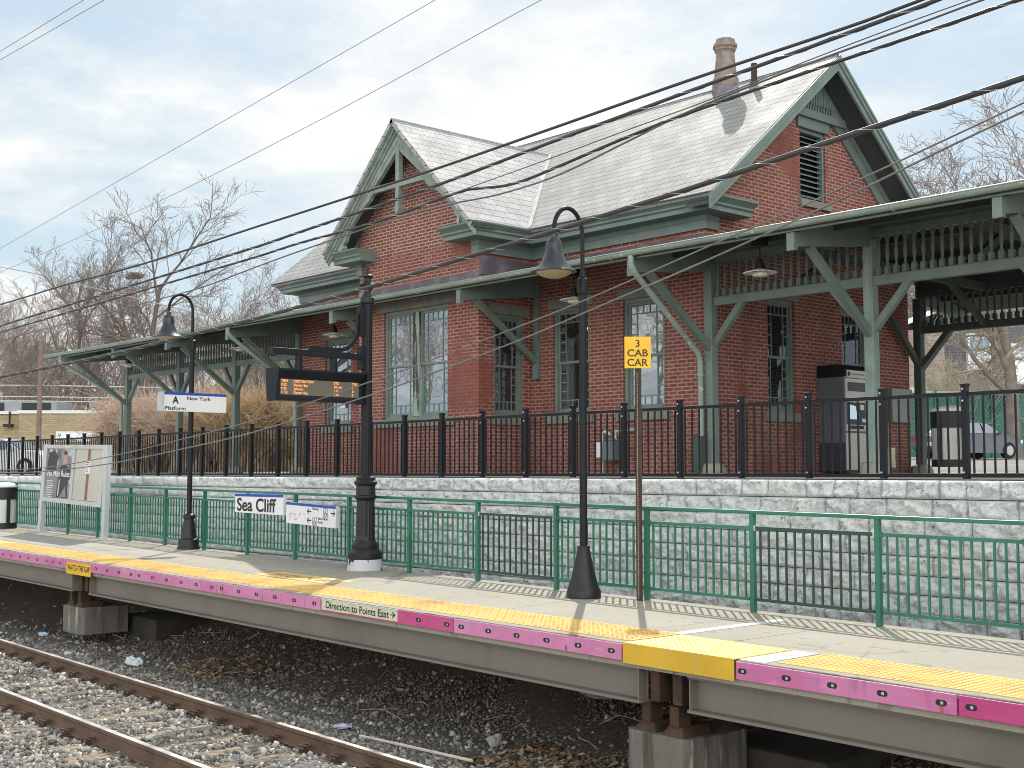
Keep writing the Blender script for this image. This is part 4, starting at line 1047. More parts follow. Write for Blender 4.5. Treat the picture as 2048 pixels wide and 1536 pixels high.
m.each('hanger', m_navy, db, autosmooth=True)
m = MB(); xs_ = DXc + .087; m.quad((xs_, ya + .08, 1.08), (xs_, yb - .08, 1.08), (xs_, yb - .08, 1.30), (xs_, ya + .08, 1.30)); m.build('screen', M('led_screen', (.13, .118, .088), .35, .1, 3, 0), db)
m = MB(); U, V_ = (0, 1, 0), (0, 0, 1); rows = [('TIME', 'DESTINATION', 'ETD', 'TRK'), ('9:52', 'Oyster Bay', '38 min', 'B'), ('9:35', 'Jamaica', '1 hr', 'A'), ('11:53', 'Oyster Bay', '2 hr', 'B')]
for r_, row in enumerate(rows):
    z = 1.256 - r_ * .053
    for c, (yo, s) in enumerate(zip((.09, .29, .96, 1.27), row)): text_mesh(m, s, (xs_, ya + .0 + yo, z), U, V_, .036, None, .02, 'LEFT', .002, 1.05)
m.build('led_text', M_emit('led_orange', (1, .36, .10), .85), db)

# ------------------------------------------------------------------ signs
def slab_sign(name, lab, cat, c00, c10, c11, c01, back, mats, group=None):
    """a boxed sign from its four front corners (bottom left, bottom right, top right, top left)"""
    c = [Vector(p) for p in (c00, c10, c11, c01)]
    rt_ = thing(name, lab, cat, (c[0] + c[1]) / 2, group)
    m = MB(); m.prism(c, Vector(back)); m.build('panel', mats, rt_, bevel=.003); return rt_, c
# New York sign at right angles to the track
ys, ye_, x_ = 10.145, 11.375, -20.62
rt_, c = slab_sign('platform_sign', 'white New York platform A sign on the left lamp post', 'sign', (x_, ys, 1.09), (x_, ye_, 1.09), (x_, ye_, 1.43), (x_, ys, 1.43), (-.13, 0, 0), m_white)
m = MB(); m.box(x_ + .001, x_ + .004, ys, ye_, 1.385, 1.43); m.build('blue_band', m_blue, rt_)
m = MB(); U = (0, 1, 0); text_mesh(m, 'A', (x_, ys + .155, 1.235), U, V_, .125, .125, .035); text_mesh(m, 'New York', (x_, ys + .44, 1.30), U, V_, .066, .47, .014); text_mesh(m, 'Platform', (x_, ys + .015, 1.115), U, V_, .066, .40, .012); m.build('lettering', m_ink, rt_)
m = MB(); m.box(x_ - .16, x_ + .01, ys - .05, ys - .004, 1.09, 1.43); m.build('end_cap', m_alu, rt_)
# Sea Cliff sign on the railing
yv = RY - .08
g_ = lambda x: grade(x)
rt_, c = slab_sign('station_name_sign', 'white Sea Cliff name sign with blue band on the green railing', 'sign', (-19.13, yv, -.845 + .172), (-17.58, yv, -.85 + .157), (-17.58, yv, -.515 + .157), (-19.13, yv, -.53 + .172), (0, .07, 0), m_white)
m = MB(); m.prism([(-19.13, yv - .001, -.358 - .045), (-17.58, yv - .001, -.358 - .045), (-17.58, yv - .001, -.358), (-19.13, yv - .001, -.358)], (0, -.003, 0)); m.build('blue_band', m_blue, rt_)
m = MB(); text_mesh(m, 'Sea Cliff', (-19.06, yv, -.64), (1, 0, -.004), V_, .22, 1.26, .022, 'LEFT', .004); m.build('lettering', m_ink, rt_)
# direction sign
P00, P10, P11, P01 = [Vector(p) for p in ((-17.46, yv - .02, -.805), (-16.04, yv - .02, -.85), (-16.04, yv - .02, -.515), (-17.46, yv - .02, -.47))]
rt_, c = slab_sign('direction_sign', 'white direction sign with arrows for parking, tilted on the green railing', 'sign', P00, P10, P11, P01, (0, .07, 0), m_white)
ux = (P10 - P00).normalized(); uz = (P01 - P00).normalized(); wq = P10 - P00; hq = P01 - P00; nn = Vector((0, -.002, 0))
def at(a, b_): return P00 + wq * a + hq * b_ + nn
m = MB(); m.prism([at(0, .88), at(1, .88), at(1, 1), at(0, 1)], (0, -.003, 0)); m.build('blue_band', m_blue, rt_)
m = MB()
def arrow(mb, a, b_, L_, sgn):
    y = Vector((0, -.002, 0)); p = at(a, b_); d = ux * sgn
    mb.prism([p - d * L_ * .5 - uz * .011, p + d * L_ * .35 - uz * .011, p + d * L_ * .35 + uz * .011, p - d * L_ * .5 + uz * .011], y)
    for s in (1, -1): mb.prism([p + d * L_ * .5, p + d * L_ * .12 + uz * s * .052, p + d * L_ * .12 + uz * s * .028, p + d * L_ * .38], y)
arrow(m, .48, .66, .12, -1); arrow(m, .48, .24, .12, -1); arrow(m, .95, .66, .11, 1)
text_mesh(m, 'Parking', at(.55, .75), ux, uz, .038, .17, .012); text_mesh(m, 'Sea Cliff Av', at(.66, .32), ux, uz, .038, .28, .012); text_mesh(m, 'Buses', at(.66, .16), ux, uz, .038, .13, .012)
def wheelchair(mb, a, b_, s):
    p = at(a, b_); y = Vector((0, -.002, 0))
    for (q0, q1, q2, q3) in ((-.5, .5, -.62, -.57), (-.5, .5, .57, .62), (-.5, -.45, -.57, .57), (.45, .5, -.57, .57)): mb.prism([p + ux * q0 * s + uz * q2 * s, p + ux * q1 * s + uz * q2 * s, p + ux * q1 * s + uz * q3 * s, p + ux * q0 * s + uz * q3 * s], y)
    k = 14; cc = p - uz * .2 * s
    for j in range(k):
        t0, t1 = [2.2 + 4.4 * (j + e) / k for e in (0, 1)]
        mb.prism([cc + (ux * math.cos(t_) + uz * math.sin(t_)) * s * r_ for t_, r_ in ((t0, .25), (t1, .25), (t1, .31), (t0, .31))], y)
    mb.prism([p + ux * a_ * s + uz * b2_ * s for a_, b2_ in ((-.09, .28), (-.02, .28), (.02, -.05), (.2, -.08), (.3, -.3), (.24, -.32), (.15, -.15), (-.07, -.1))], y)
    mb.prism([p + ux * (-.05 + .07 * math.cos(q)) * s + uz * (.4 + .07 * math.sin(q)) * s for q in np.linspace(0, 5.6, 8)], y)
wheelchair(m, .805, .66, .11); wheelchair(m, .59, .22, .11)
m.build('lettering', m_ink, rt_)
m = MB(); rr_ = random.Random(5)
for k in range(26):
    a_, b2_ = rr_.uniform(.05, .38), rr_.uniform(.12, .5); m.prism([at(a_, b2_), at(a_ + rr_.uniform(.01, .05), b2_ + rr_.uniform(-.02, .02)), at(a_ + rr_.uniform(.01, .03), b2_ + rr_.uniform(.02, .12))], (0, -.0008, 0))
m.build('faded_scrawl', M('faded_pink_ink', (.62, .52, .58), .6, .05, 2, 0), rt_)
# cab-car sign on a perforated post
xb, yb_ = -9.80, 10.70; zb = platform_z(xb)
rt_ = thing('car_stop_sign', 'yellow 3 CAB CAR sign on a perforated rusty post', 'sign', (xb, yb_, zb))
m = MB(); q = .016
for s in (1, -1): m.obox((xb - .028, yb_ - .03 * s * 0, zb), (.0, 0, 0), (0, 0, 0), (0, 0, 0)) if False else None
m.box(xb - .03, xb + .03, yb_ - .004, yb_ + .004, zb, 1.3); m.box(xb - .034, xb - .028, yb_ - .004, yb_ + .03, zb, 1.3); m.box(xb + .028, xb + .034, yb_ - .004, yb_ + .03, zb, 1.3)
m.build('post', M('rusty_channel', (.085, .058, .04), .7, .3, 5, .3, 60, metal=.3), rt_)
m = MB(); z = zb + .03
while z < 1.15: m.box(xb - .006, xb + .006, yb_ - .006, yb_ - .0042, z, z + .012); z += .0254
m.build('post_holes', M('painted_daylight', (.45, .45, .43), .9, 0, 1, 0), rt_)  # pale squares painted to look like daylight through the holes
u_ = Vector((math.cos(R(49)), math.sin(R(49)), 0)); n_ = Vector((math.sin(R(49)), -math.cos(R(49)), 0)); cc = Vector((xb, yb_, 1.385)) + n_ * .045
m = MB(); m.obox(cc - u_ * .152 - Vector((0, 0, .183)), u_ * .304, (0, 0, .366), n_ * -.004); m.build('panel', m_yel, rt_)
m = MB()
for s, z in (('3', .065), ('CAB', -.045), ('CAR', -.155)): text_mesh(m, s, cc + Vector((0, 0, z)), u_, (0, 0, 1),   .084, None if s == '3' else .24, .02, 'CENTER', .002)
m.build('lettering', M('brown_ink', (.05, .03, .01), .5, .05, 2, 0), rt_)
# edge signs
zg = grade(-11.6)
rt_, c = slab_sign('direction_plate', 'cream Direction to Points East plate on the magenta edge board', 'sign', (-12.29, PE - .047, -1.68 - G * -12.29), (-10.83, PE - .047, -1.68 - G * -10.83), (-10.83, PE - .047, -1.56 - G * -10.83), (-12.29, PE - .047, -1.56 - G * -12.29), (0, -.004, 0), m_cream)
m = MB(); ud = (1, 0, -G)
text_mesh(m, 'Direction to Points East', (-12.2, PE - .052, -1.655 - G * -12.2), ud, V_, .082, 1.22, .012, 'LEFT', .001)
for s in (1, -1): m.prism([(-10.86, PE - .052, -1.617 + .097), (-10.92, PE - .052, -1.617 + .097 + s * .035), (-10.92, PE - .052, -1.617 + .097 + s * .02), (-10.885, PE - .052, -1.617 + .097)], (0, -.001, 0))
m.box(-10.96, -10.88, PE - .053, PE - .052, -1.525, -1.515); m.build('lettering', m_ink, rt_)
m = MB(True); m.box(-12.3, -10.82, PE - .056, PE - .046, -1.562, -1.552); m.build('clamp_bar', m_alu, rt_)
zg = grade(-19.1)
rt_, c = slab_sign('gap_warning_sign', 'yellow WATCH THE GAP plate on the pink platform edge', 'sign', (-19.6, PE - .05, -1.762 + zg), (-18.68, PE - .05, -1.762 + zg - .008), (-18.68, PE - .05, -1.575 + zg - .008), (-19.6, PE - .05, -1.575 + zg), (0, -.006, 0), m_yel)
m = MB(); text_mesh(m, 'WATCH THE GAP', (-19.56, PE - .056, -1.70 + zg), ud, V_, .09, .85, .02, 'LEFT', .001); m.build('lettering', m_ink, rt_)

# ------------------------------------------------------------------ poster case
A_ = [Vector(p) for p in ((-27.62, 10.72, -.62), (-24.22, 10.62, -.70), (-24.02, 10.62, .55), (-27.42, 10.72, .61))]
pc = thing('poster_case', 'grey metal poster case on two legs, one poster and one bare half', 'notice board', (-26, 10.7, -1.35))
U_ = A_[1] - A_[0]; V2_ = A_[3] - A_[0]
def cs(a, b_, d_=0): return A_[0] * (1-a) * (1-b_) + A_[1] * a * (1-b_) + A_[2] * a * b_ + A_[3] * (1-a) * b_ + Vector((0, -d_, 0))
def plate(mb, a0, a1, b0, b1, d0, d1): mb.prism([cs(a0, b0, d0), cs(a1, b0, d0), cs(a1, b1, d0), cs(a0, b1, d0)], (0, d0 - d1, 0))
m = MB()
plate(m, 0, 1, 0, .075, -.05, .03); plate(m, 0, 1, .935, 1, -.05, .03); plate(m, 0, .045, .075, .935, -.05, .03); plate(m, .955, 1, .075, .935, -.05, .03); plate(m, .485, .525, .075, .935, -.05, .025); plate(m, 0.01, .99, .02, .98, -.06, -.05)
m.build('frame', m_alu, pc)
for a_, lx in ((.0, -27.62), (1.0, -24.02)):
    m = MB(); top = cs(a_, 1.0, -.02); bot = Vector((lx, 10.72 if a_ == 0 else 10.6, platform_z(lx))); m.beam(bot, top, .14, .1, (0, 1, 0)); m.box(lx - .2, lx + .2, bot.y - .07, bot.y + .07, bot.z, bot.z + .015); m.build('leg', m_alu, pc)
m = MB(); plate(m, .05, .482, .08, .93, 0, .004); pst = m.build('poster', M('poster_greys', (.17, .17, .18), .5, .9, 2.6, 0, dirt=(.55, .55, .56), dscale=3, dlo=.5, dhi=.6), pc)
def fig(pts, d_, mat, name):
    m = MB(); m.prism([cs(a, b_, d_) for a, b_ in pts], (0, -.001, 0)); m.build(name, mat, pst)
m_p1 = M('poster_dark', (.03, .03, .033), .5, .3, 4, 0); m_p2 = M('poster_mid', (.22, .22, .23), .5, .3, 5, 0); m_p3 = M('poster_skin', (.42, .27, .21), .5, .2, 5, 0); m_p4 = M('poster_light', (.6, .6, .62), .5, .1, 3, 0)
fig([(.06, .5), (.2, .52), (.24, .8), (.16, .9), (.07, .86)], .005, m_p1, 'printed_crowd'); fig([(.06, .1), (.26, .1), (.26, .42), (.06, .42)], .0055, m_p2, 'printed_text_block')
fig([(.25, .09), (.44, .09), (.43, .35), (.46, .48), (.455, .56), (.38, .66), (.33, .66), (.27, .6), (.26, .4)], .006, m_p1, 'printed_coat'); fig([(.31, .10), (.4, .3), (.42, .1)], .007, m_p2, 'printed_shadow')
fig([(.335, .66), (.385, .66), (.395, .74), (.385, .83), (.36, .86), (.335, .83), (.325, .74)], .007, m_p3, 'printed_face'); fig([(.25, .6), (.27, .7), (.24, .75), (.235, .6)], .0075, m_p3, 'printed_hand')
fig([(.33, .83), (.39, .83), (.385, .89), (.345, .9)], .0075, m_p1, 'printed_hair'); fig([(.29, .12), (.3, .4), (.285, .4), (.272, .12)], .0075, m_p4, 'printed_stripe')
m = MB(); ud2 = U_.normalized(); vd2 = V2_.normalized(); text_mesh(m, 'No Mild Rules', cs(.075, .455, .010), ud2, vd2, .13, 1.3, .02, 'LEFT', .001)
for k in range(7): a_ = .08; m.prism([cs(a_, .36 - k * .04, .007), cs(a_ + random.uniform(.08, .17), .36 - k * .04, .007), cs(a_ + .1, .372 - k * .04, .007), cs(a_, .372 - k * .04, .007)], (0, -.001, 0))
m.build('poster_lettering', m_white, pst)
m = MB(); plate(m, .528, .952, .08, .93, -.002, .002); bp_ = m.build('bare_backing', M('bare_panel', (.52, .5, .45), .6, .08, 1.5, 0, dirt=(.64, .62, .57), dscale=2), pc)
m = MB()
for a_ in (.60, .66, .77, .84, .90): plate(m, a_, a_ + .006, .085, .925, .002, .004)
m.build('panel_seam', m_alu, bp_)
m = MB(); plate(m, .722, .762, .085, .925, .003, .006); m.build('brown_tape', M('brown_tape', (.26, .125, .07), .6, .15, 6, 0), bp_)
m = MB(); plate(m, .70, .775, .52, .74, .006, .009); nt_ = m.build('pasted_notice', m_white, bp_)
m = MB()
for k, w_ in enumerate((.9, .7, .8, .5, .6)): plate(m, .712, .712 + .05 * w_, .70 - k * .035, .715 - k * .035, .009, .0095)
m.build('notice_lines', m_ink, nt_)

# ------------------------------------------------------------------ litter bins
def litter_bin(x, y, z, lab, r=.29, h=1.0):
    rt_ = thing('litter_bin', lab, 'bin', (x, y, z))
    m = MB(); m.lathe([(r * .98, 0), (r * .98, .13)], (x, y, z), 24); m.build('plinth', m_black, rt_)
    m = MB(); m.lathe([(r * .93, .12), (r * .93, h * .68)], (x, y, z), 24); m.build('drum', M('bin_drum', (.56, .58, .54), .55, .15, 2, .1, 20, dirt=(.30, .33, .27), dscale=2, dlo=.45, dhi=.75, streak=True), rt_)
    m = MB()
    for a in np.arange(0, 6.28, math.pi / 2): m.beam((x + r * math.cos(a), y + r * math.sin(a), z + .1), (x + r * math.cos(a), y + r * math.sin(a), z + h * .7), .08, .02, (math.cos(a), math.sin(a), 0)); m.mark()
    m.each('strap', m_black, rt_)
    m = MB(); m.lathe([(r, h * .68), (r, h * .97), (r * .9, h * .975)], (x, y, z), 24); m.build('hood', m_black, rt_, autosmooth=True)
    m = MB(); m.lathe([(r * 1.04, h * .965), (r * 1.04, h), (r * .9, h * 1.04), (r * .5, h * 1.075), (.01, h * 1.085)], (x, y, z), 24); m.build('dome_lid', m_white, rt_, smooth=True)
litter_bin(-29.55, 10.6, platform_z(-29.5), 'black and white litter bin at the left end of the platform', .3, .98)
litter_bin(-11.5, 20.75, .1, 'white litter bin with black hood under the right canopy', .3, 1.02)
# ------------------------------------------------------------------ the track
PROF = [(-.07, 0), (.07, 0), (.07, .01), (.014, .03), (.009, .05), (.009, .115), (.034, .135), (.036, .165), (.03, .172), (-.03, .172), (-.036, .165), (-.034, .135), (-.009, .115), (-.009, .05), (-.014, .03), (-.07, .01)]
TIE_X = [-46 + .574 * k for k in range(104)]
for y, lab in ((7.1, 'rusty rail with shiny head nearest the platform'), (5.585, 'rusty rail with shiny head at the bottom left, farther from the platform')):
    m = MB(True); m.prism([(-48, y + a, -2.912 + b_) for a, b_ in PROF], (66, 0, 0)); rl = m.build('rail', m_railside, None); tag(rl, lab, 'rail', 'rails of the track')
    m = MB(True); m.box(-48, 18, y - .031, y + .031, -2.7405, -2.7385); m.build('running_surface', m_steel, rl)
    for x in TIE_X:
        if -23 < x < (-8.5 if y > 7 else -12.5):
            m = MB(True); s = -1; yy = y + s * .085; z = -2.9
            m.box(x - .1, x + .1, y - .17, y + .17, -2.93, -2.905)
            m.tube([(x - .05, y + s * .03, z + .035), (x - .05, yy - .05, z + .05), (x - .02, yy - .07, z + .06), (x + .02, yy - .05, z + .055), (x + .045, yy - .01, z + .045), (x + .05, yy + .03, z + .05), (x + .02, y + s * .04, z + .045)], .012, 6)
            m.box(x - .03, x + .04, yy - .06, yy - .005, z - .005, z + .03); m.build('rail_clip', m_rust, rl)
TV = []
for k in range(3):
    m = MB(); r_ = random.Random(k)
    n = 14
    for i in range(1): 
        m.box(-.12, .12, -1.28, 1.28, -.16, 0)
    tv = m.build('wooden_tie', m_tie, None, bevel=.018); TV.append(tv)
first = True
for i, x in enumerate(TIE_X):
    src = TV[i % 3]
    o_ = src if i < 3 else src.copy()
    if i >= 3: COL.objects.link(o_)
    o_.location = (x + random.uniform(-.03, .03), 6.34 + random.uniform(-.05, .05), -2.912 + grade(x) + random.uniform(-.012, .006)); o_.rotation_euler = (0, random.uniform(-.01, .01), random.uniform(-.02, .02))
    tag(o_, 'weathered timber tie half sunk in the ballast under the rails', 'railway tie', 'wooden ties under the rails')

# loose stones of the ballast
def stones(n, xr_, yr_, size, name, mats, zf, weight=None):
    ico = bmesh.new(); bmesh.ops.create_icosphere(ico, subdivisions=1, radius=1); iv = np.array([tuple(v_.co) for v_ in ico.verts]); itf = np.array([[v_.index for v_ in f.verts] for f in ico.faces]); ico.free()
    variants = []
    for k in range(12):
        q = iv * (1 + rng.uniform(-.42, .42, (len(iv), 1))); q = q * np.array([1, rng.uniform(.6, .9), rng.uniform(.45, .75)]); variants.append(q)
    variants = np.array(variants)
    x = rng.uniform(*xr_, n); y = rng.uniform(*yr_, n); keep = weight(x, y) > rng.random(n) if weight else np.ones(n, bool)
    x, y = x[keep], y[keep]; n = len(x); s = size[0] + (size[1] - size[0]) * rng.random(n) ** 1.8
    ax = rng.normal(size=(n, 4)); ax /= np.linalg.norm(ax, axis=1)[:, None]; a, b_, c, d = ax.T
    Rm = np.stack([np.stack([a*a+b_*b_-c*c-d*d, 2*(b_*c-a*d), 2*(b_*d+a*c)], -1), np.stack([2*(b_*c+a*d), a*a-b_*b_+c*c-d*d, 2*(c*d-a*b_)], -1), np.stack([2*(b_*d-a*c), 2*(c*d+a*b_), a*a-b_*b_-c*c+d*d], -1)], 1)
    base = variants[rng.integers(0, 12, n)] * s[:, None, None]
    v = np.einsum('nij,nkj->nki', Rm, base)
    z = zf(x, y) + s * rng.uniform(.0, .45, n)
    v += np.stack([x, y, z], -1)[:, None, :]
    k = len(iv); fc = (itf[None] + (np.arange(n) * k)[:, None, None]).reshape(-1, 3)
    mi = np.repeat(rng.integers(0, len(mats), n), len(itf))
    o = raw_mesh(name, v.reshape(-1, 3), fc, mats, mi); return o
def stone_mat(name, c, pale=.0):
    t = NT(name); geo = t.n('ShaderNodeNewGeometry'); o = t.obj(); n1 = t.noise(o, 30, 4)
    col = t.ramp(geo.outputs['Random Per Island'], [(0, [x * .45 for x in c]), (.5, c), (.85, [min(.8, x * 1.5) for x in c]), (1, [min(.85, x * 2.3) for x in c])])
    t.color(t.mix(t.ramp(n1, [(.4, 0), (.7, .35)]), col, (.30, .25, .19))); t.rough(.9); t.bump(n1, .4, .006); return t.m
sm = [stone_mat('ballast_grey', (.20, .195, .19)), stone_mat('ballast_tan', (.29, .262, .222)), stone_mat('ballast_dark', (.12, .117, .115)), stone_mat('ballast_pale', (.33, .32, .305))]
def flat(x, y):
    on_tie = np.min(np.abs(x[:, None] - np.array(TIE_X)[None]), 1) < .12
    return -2.925 + grade(x) - .05 * np.clip(np.abs(y - 6.34) - 1.2, 0, 1) - .0 * on_tie
def dens(x, y):
    tie = (np.min(np.abs(x[:, None] - np.array(TIE_X)[None]), 1) < .13) & (np.abs(y - 6.34) < 1.25)
    rl = (np.abs(y - 7.1) < .09) | (np.abs(y - 5.585) < .09)
    tb = np.sin(x * 2.1) * np.sin(x * .77 + 1)
    return np.where(rl, .05, np.where(tie, .22 + .25 * (tb > .2), 1.0)) * np.clip(1.05 - np.clip(y - 7.7, 0, 9) * 1.0, .03, 1)
bl = stones(64000, (-21, -2.5), (3.6, 10.0), (.016, .048), 'ballast_stones', sm, lambda x, y: np.where(y < 8.3, flat(x, y), bed_z(x, y)), dens); tag(bl, 'loose grey and tan ballast stones between and beside the rails', 'ballast', kind='stuff')
bl3 = stones(60000, (-21, -3.5), (7.5, 10.6), (.007, .024), 'fine_gravel', [stone_mat('gravel_dark', (.10, .093, .085)), stone_mat('gravel_earth', (.13, .107, .085)), sm[2], sm[2]], bed_z, lambda x, y: np.clip(1.1 - (y - 7.7) * .28, .25, 1)); tag(bl3, 'dark fine gravel and earth below the platform edge', 'gravel', kind='stuff')
bl2 = stones(22000, (-44, -21), (3.6, 10.0), (.022, .055), 'ballast_stones', sm, lambda x, y: np.where(y < 8.3, flat(x, y), bed_z(x, y)), dens); tag(bl2, 'loose ballast stones farther along the track to the left', 'ballast', kind='stuff')
# dead leaves under the platform
def leaves(n, xr_, yr_):
    x = rng.uniform(*xr_, n); y = rng.uniform(*yr_, n); s = rng.uniform(.02, .06, n); a = rng.uniform(0, 6.28, n); tl = rng.uniform(-.5, .5, (n, 2))
    base = np.array([(-1, 0), (-.3, -.5), (.5, -.35), (1, 0), (.4, .45), (-.4, .4)]); P = base[None] * s[:, None, None]
    ca, sa = np.cos(a)[:, None], np.sin(a)[:, None]; X = P[..., 0] * ca - P[..., 1] * sa; Y = P[..., 0] * sa + P[..., 1] * ca
    Z = bed_z(x, y)[:, None] + .04 + X * tl[:, :1] + Y * tl[:, 1:]
    return np.stack([X + x[:, None], Y + y[:, None], Z], -1).reshape(-1, 3), np.arange(n * 6).reshape(n, 6)
clumps = [leaves(1500, (-9.5, -4), (9.6, 11.8)), leaves(700, (-12, -9), (10.2, 11.6)), leaves(900, (-9.6, -7.8), (7.9, 8.9)), leaves(500, (-16.5, -15), (8.2, 9.6)), leaves(600, (-22, -12), (8.5, 11.5))]
off = 0; VV = []; FF = []
for v, f in clumps: VV.append(v); FF.append(f + off); off += len(v)
t = NT('dead_leaf'); geo = t.n('ShaderNodeNewGeometry'); t.color(t.ramp(geo.outputs['Random Per Island'], [(0, (.10, .055, .03)), (.5, (.24, .15, .09)), (1, (.42, .33, .24))])); t.rough(.9)
lf = raw_mesh('dead_leaves', np.concatenate(VV), np.concatenate(FF), t.m); tag(lf, 'brown dead leaves drifted under the platform', 'leaves', kind='stuff')

# litter and odd stones beside the track
def crumple(name, lab, cat, loc, s, mat, seed, flat_=.5, seg=2):
    b_ = bmesh.new(); bmesh.ops.create_icosphere(b_, subdivisions=seg + 1, radius=1)
    for v_ in b_.verts:
        n = noise.noise(v_.co * 1.4 + Vector((seed, 0, 0))) * .7 + noise.noise(v_.co * 4 + Vector((0, seed, 0))) * .3
        v_.co *= 1 + n * .8; v_.co = Vector((v_.co.x * s[0], v_.co.y * s[1], max(-.02, v_.co.z * s[2])))
    me = bpy.data.meshes.new(name); b_.to_mesh(me); b_.free(); me.materials.append(mat); o_ = bpy.data.objects.new(name, me); COL.objects.link(o_)
    o_.location = loc; o_.rotation_euler = (0, 0, seed); return tag(o_, lab, cat)
m_bag = M('plastic_bag', (.60, .65, .70), .35, .15, 12, .3, 40)
def gp(x, y): return -2.92 + grade(x)
crumple('plastic_bag', 'crumpled pale plastic bag on the ballast right of the left pier', 'bag', (-17.25, 8.1, gp(-17, 0) + .03), (.07, .17, .1), m_bag, 1.7)
crumple('paper_scrap', 'flat cream scrap of card on the ballast beside the far rail', 'paper', (-18.75, 7.75, gp(-18, 0) + .02), (.18, .06, .03), m_cream, 2.9)
crumple('drink_wrapper', 'pale blue wrapper on the dark ballast left of the concrete pier', 'wrapper', (-21.0, 8.25, gp(-21, 0) + .03), (.1, .05, .04), M('pale_blue_wrapper', (.38, .55, .72), .4, .15, 9, .1), .4)
crumple('snack_packet', 'white and lilac snack packet below the direction plate', 'packet', (-11.7, 7.95, gp(-12, 0) + .02), (.09, .06, .03), M('lilac_foil', (.5, .52, .68), .35, .3, 12, .2), 4.1)
crumple('blue_packet', 'blue packet at the bottom edge near the right pier', 'packet', (-7.75, 7.35, gp(-8, 0) + .03), (.16, .08, .05), M('blue_foil', (.22, .38, .62), .4, .2, 9, .2), .9)
m_rock = M('field_stone', (.22, .20, .165), .9, .3, 4, .5, 25)
crumple('loose_rock', 'pale squarish stone on the dark earth below the girder', 'rock', (-9.9, 8.6, gp(-10, 0) + .05), (.1, .07, .1), M('pale_stone', (.36, .34, .29), .9, .2, 5, .4, 25), 2.2)
crumple('loose_rock', 'large earth covered boulder under the platform girder', 'rock', (-9.65, 10.0, gp(-10, 0) + .42), (.3, .22, .2), m_rock, 3.3)
crumple('loose_rock', 'pointed grey stone on the ballast toward the right pier', 'rock', (-8.35, 8.0, gp(-8, 0) + .06), (.12, .07, .13), m_rock, 5.3)
m = MB(True); m.tube([(-11.05, 7.72, -2.86), (-10.3, 7.76, -2.845), (-9.42, 7.9, -2.86)], [.012, .016, .016], 6); tag(m.build('wooden_stake', M('bleached_stick', (.62, .56, .48), .8, .15, 6, .1), None), 'thin bleached stake lying on the ballast beside the near rail', 'stick')
m = MB(True); rr_ = random.Random(8)
for k in range(46):
    x, y = rr_.uniform(-21, -8), rr_.uniform(7.7, 9.6); a = rr_.uniform(0, 6.28); L_ = rr_.uniform(.15, .6); z = -2.9 + .62 * 0 + (.25 * max(0, (y - 8.6)))
    m.tube([(x, y, z), (x + L_ * .5 * math.cos(a), y + L_ * .5 * math.sin(a), z + rr_.uniform(.0, .12)), (x + L_ * math.cos(a), y + L_ * math.sin(a), z + rr_.uniform(-.02, .1))], .004, 4)
tag(m.build('dry_weed_stalks', M('dry_stalk', (.40, .33, .23), .9, .3, 3, 0), None), 'scattered dry weed stalks between ballast and platform', 'weeds', kind='stuff')

# ------------------------------------------------------------------ things by the station wall
tm = thing('ticket_machine', 'grey ticket machine against the end wall under the right canopy', 'ticket machine', (-13.5, 20.7, .02))
TX0, TX1, TY0, TY1 = -13.86, -13.28, 20.2, 21.2
m_tm = M('machine_grey', (.11, .12, .145), .5, .08, 2, .03, 50); m_tmd = M('machine_dark_grey', (.04, .045, .06), .5, .08, 2, .03, 50); m_tms = M('machine_steel', (.52, .51, .46), .35, .08, 3, .03, 50, metal=.4)
m = MB(); m.box(TX0, TX1, TY0, TY1, .55, 1.8); m.build('body', m_tm, tm, bevel=.01)
m = MB(); m.box(TX0, TX1 + .003, TY0 - .003, TY1, .02, .55); m.build('base_cabinet', m_tmd, tm)
m = MB(); m.prism([(TX0, TY0 - .02, 1.8), (TX1 + .05, TY0 - .02, 1.8), (TX1 + .05, TY0 - .02, 1.93), (TX1 - .1, TY0 - .02, 2.03), (TX0, TY0 - .02, 2.03)], (0, TY1 - TY0 + .04, 0)); m.build('canopy_head', m_navy, tm)
m = MB(); m.box(TX1, TX1 + .052, TY0 + .02, TY1 - .02, 1.78, 1.92); hd = m.build('header_sign', m_tms, tm)
m = MB(); text_mesh(m, 'Tickets', (TX1 + .053, TY0 + .66, 1.815), (0, 1, 0), V_, .075, .3, .006, 'LEFT', .001); text_mesh(m, 'Long Island Rail Road', (TX1 + .053, TY0 + .17, 1.835), (0, 1, 0), V_, .035, .42, .004, 'LEFT', .001)
k = 16; m.add([(TX1 + .0535, TY0 + .09 + .045 * math.cos(q), 1.85 + .045 * math.sin(q)) for q in np.linspace(0, 6.28, k, False)], [tuple(range(k))]); m.build('header_lettering', m_ink, hd)
m = MB(); m.box(TX1, TX1 + .012, TY0 + .03, TY1 - .03, .78, 1.77); m.box(TX1, TX1 + .012, TY0 + .03, TY1 - .03, .05, .74); fp_ = m.build('front_panel', m_tms, tm)
m = MB(); m.box(TX1 + .012, TX1 + .016, TY0 + .1, TY1 - .1, 1.53, 1.7); m.build('message_display', M('dark_display', (.03, .026, .022), .3, .3, 20, 0), fp_)
m = MB(); m.box(TX1 + .012, TX1 + .02, TY0 + .05, TY1 - .08, .9, 1.32); m.build('console', m_tmd, fp_)
m = MB(); m.prism([(TX1 + .021, TY0 + .08, 1.0), (TX1 + .021, TY0 + .4, 1.0), (TX1 + .021, TY0 + .34, 1.25), (TX1 + .021, TY0 + .08, 1.28)], (.004, 0, 0)); m.build('touch_screen', M_emit('screen_glow', (.45, .58, .66), .55), fp_)
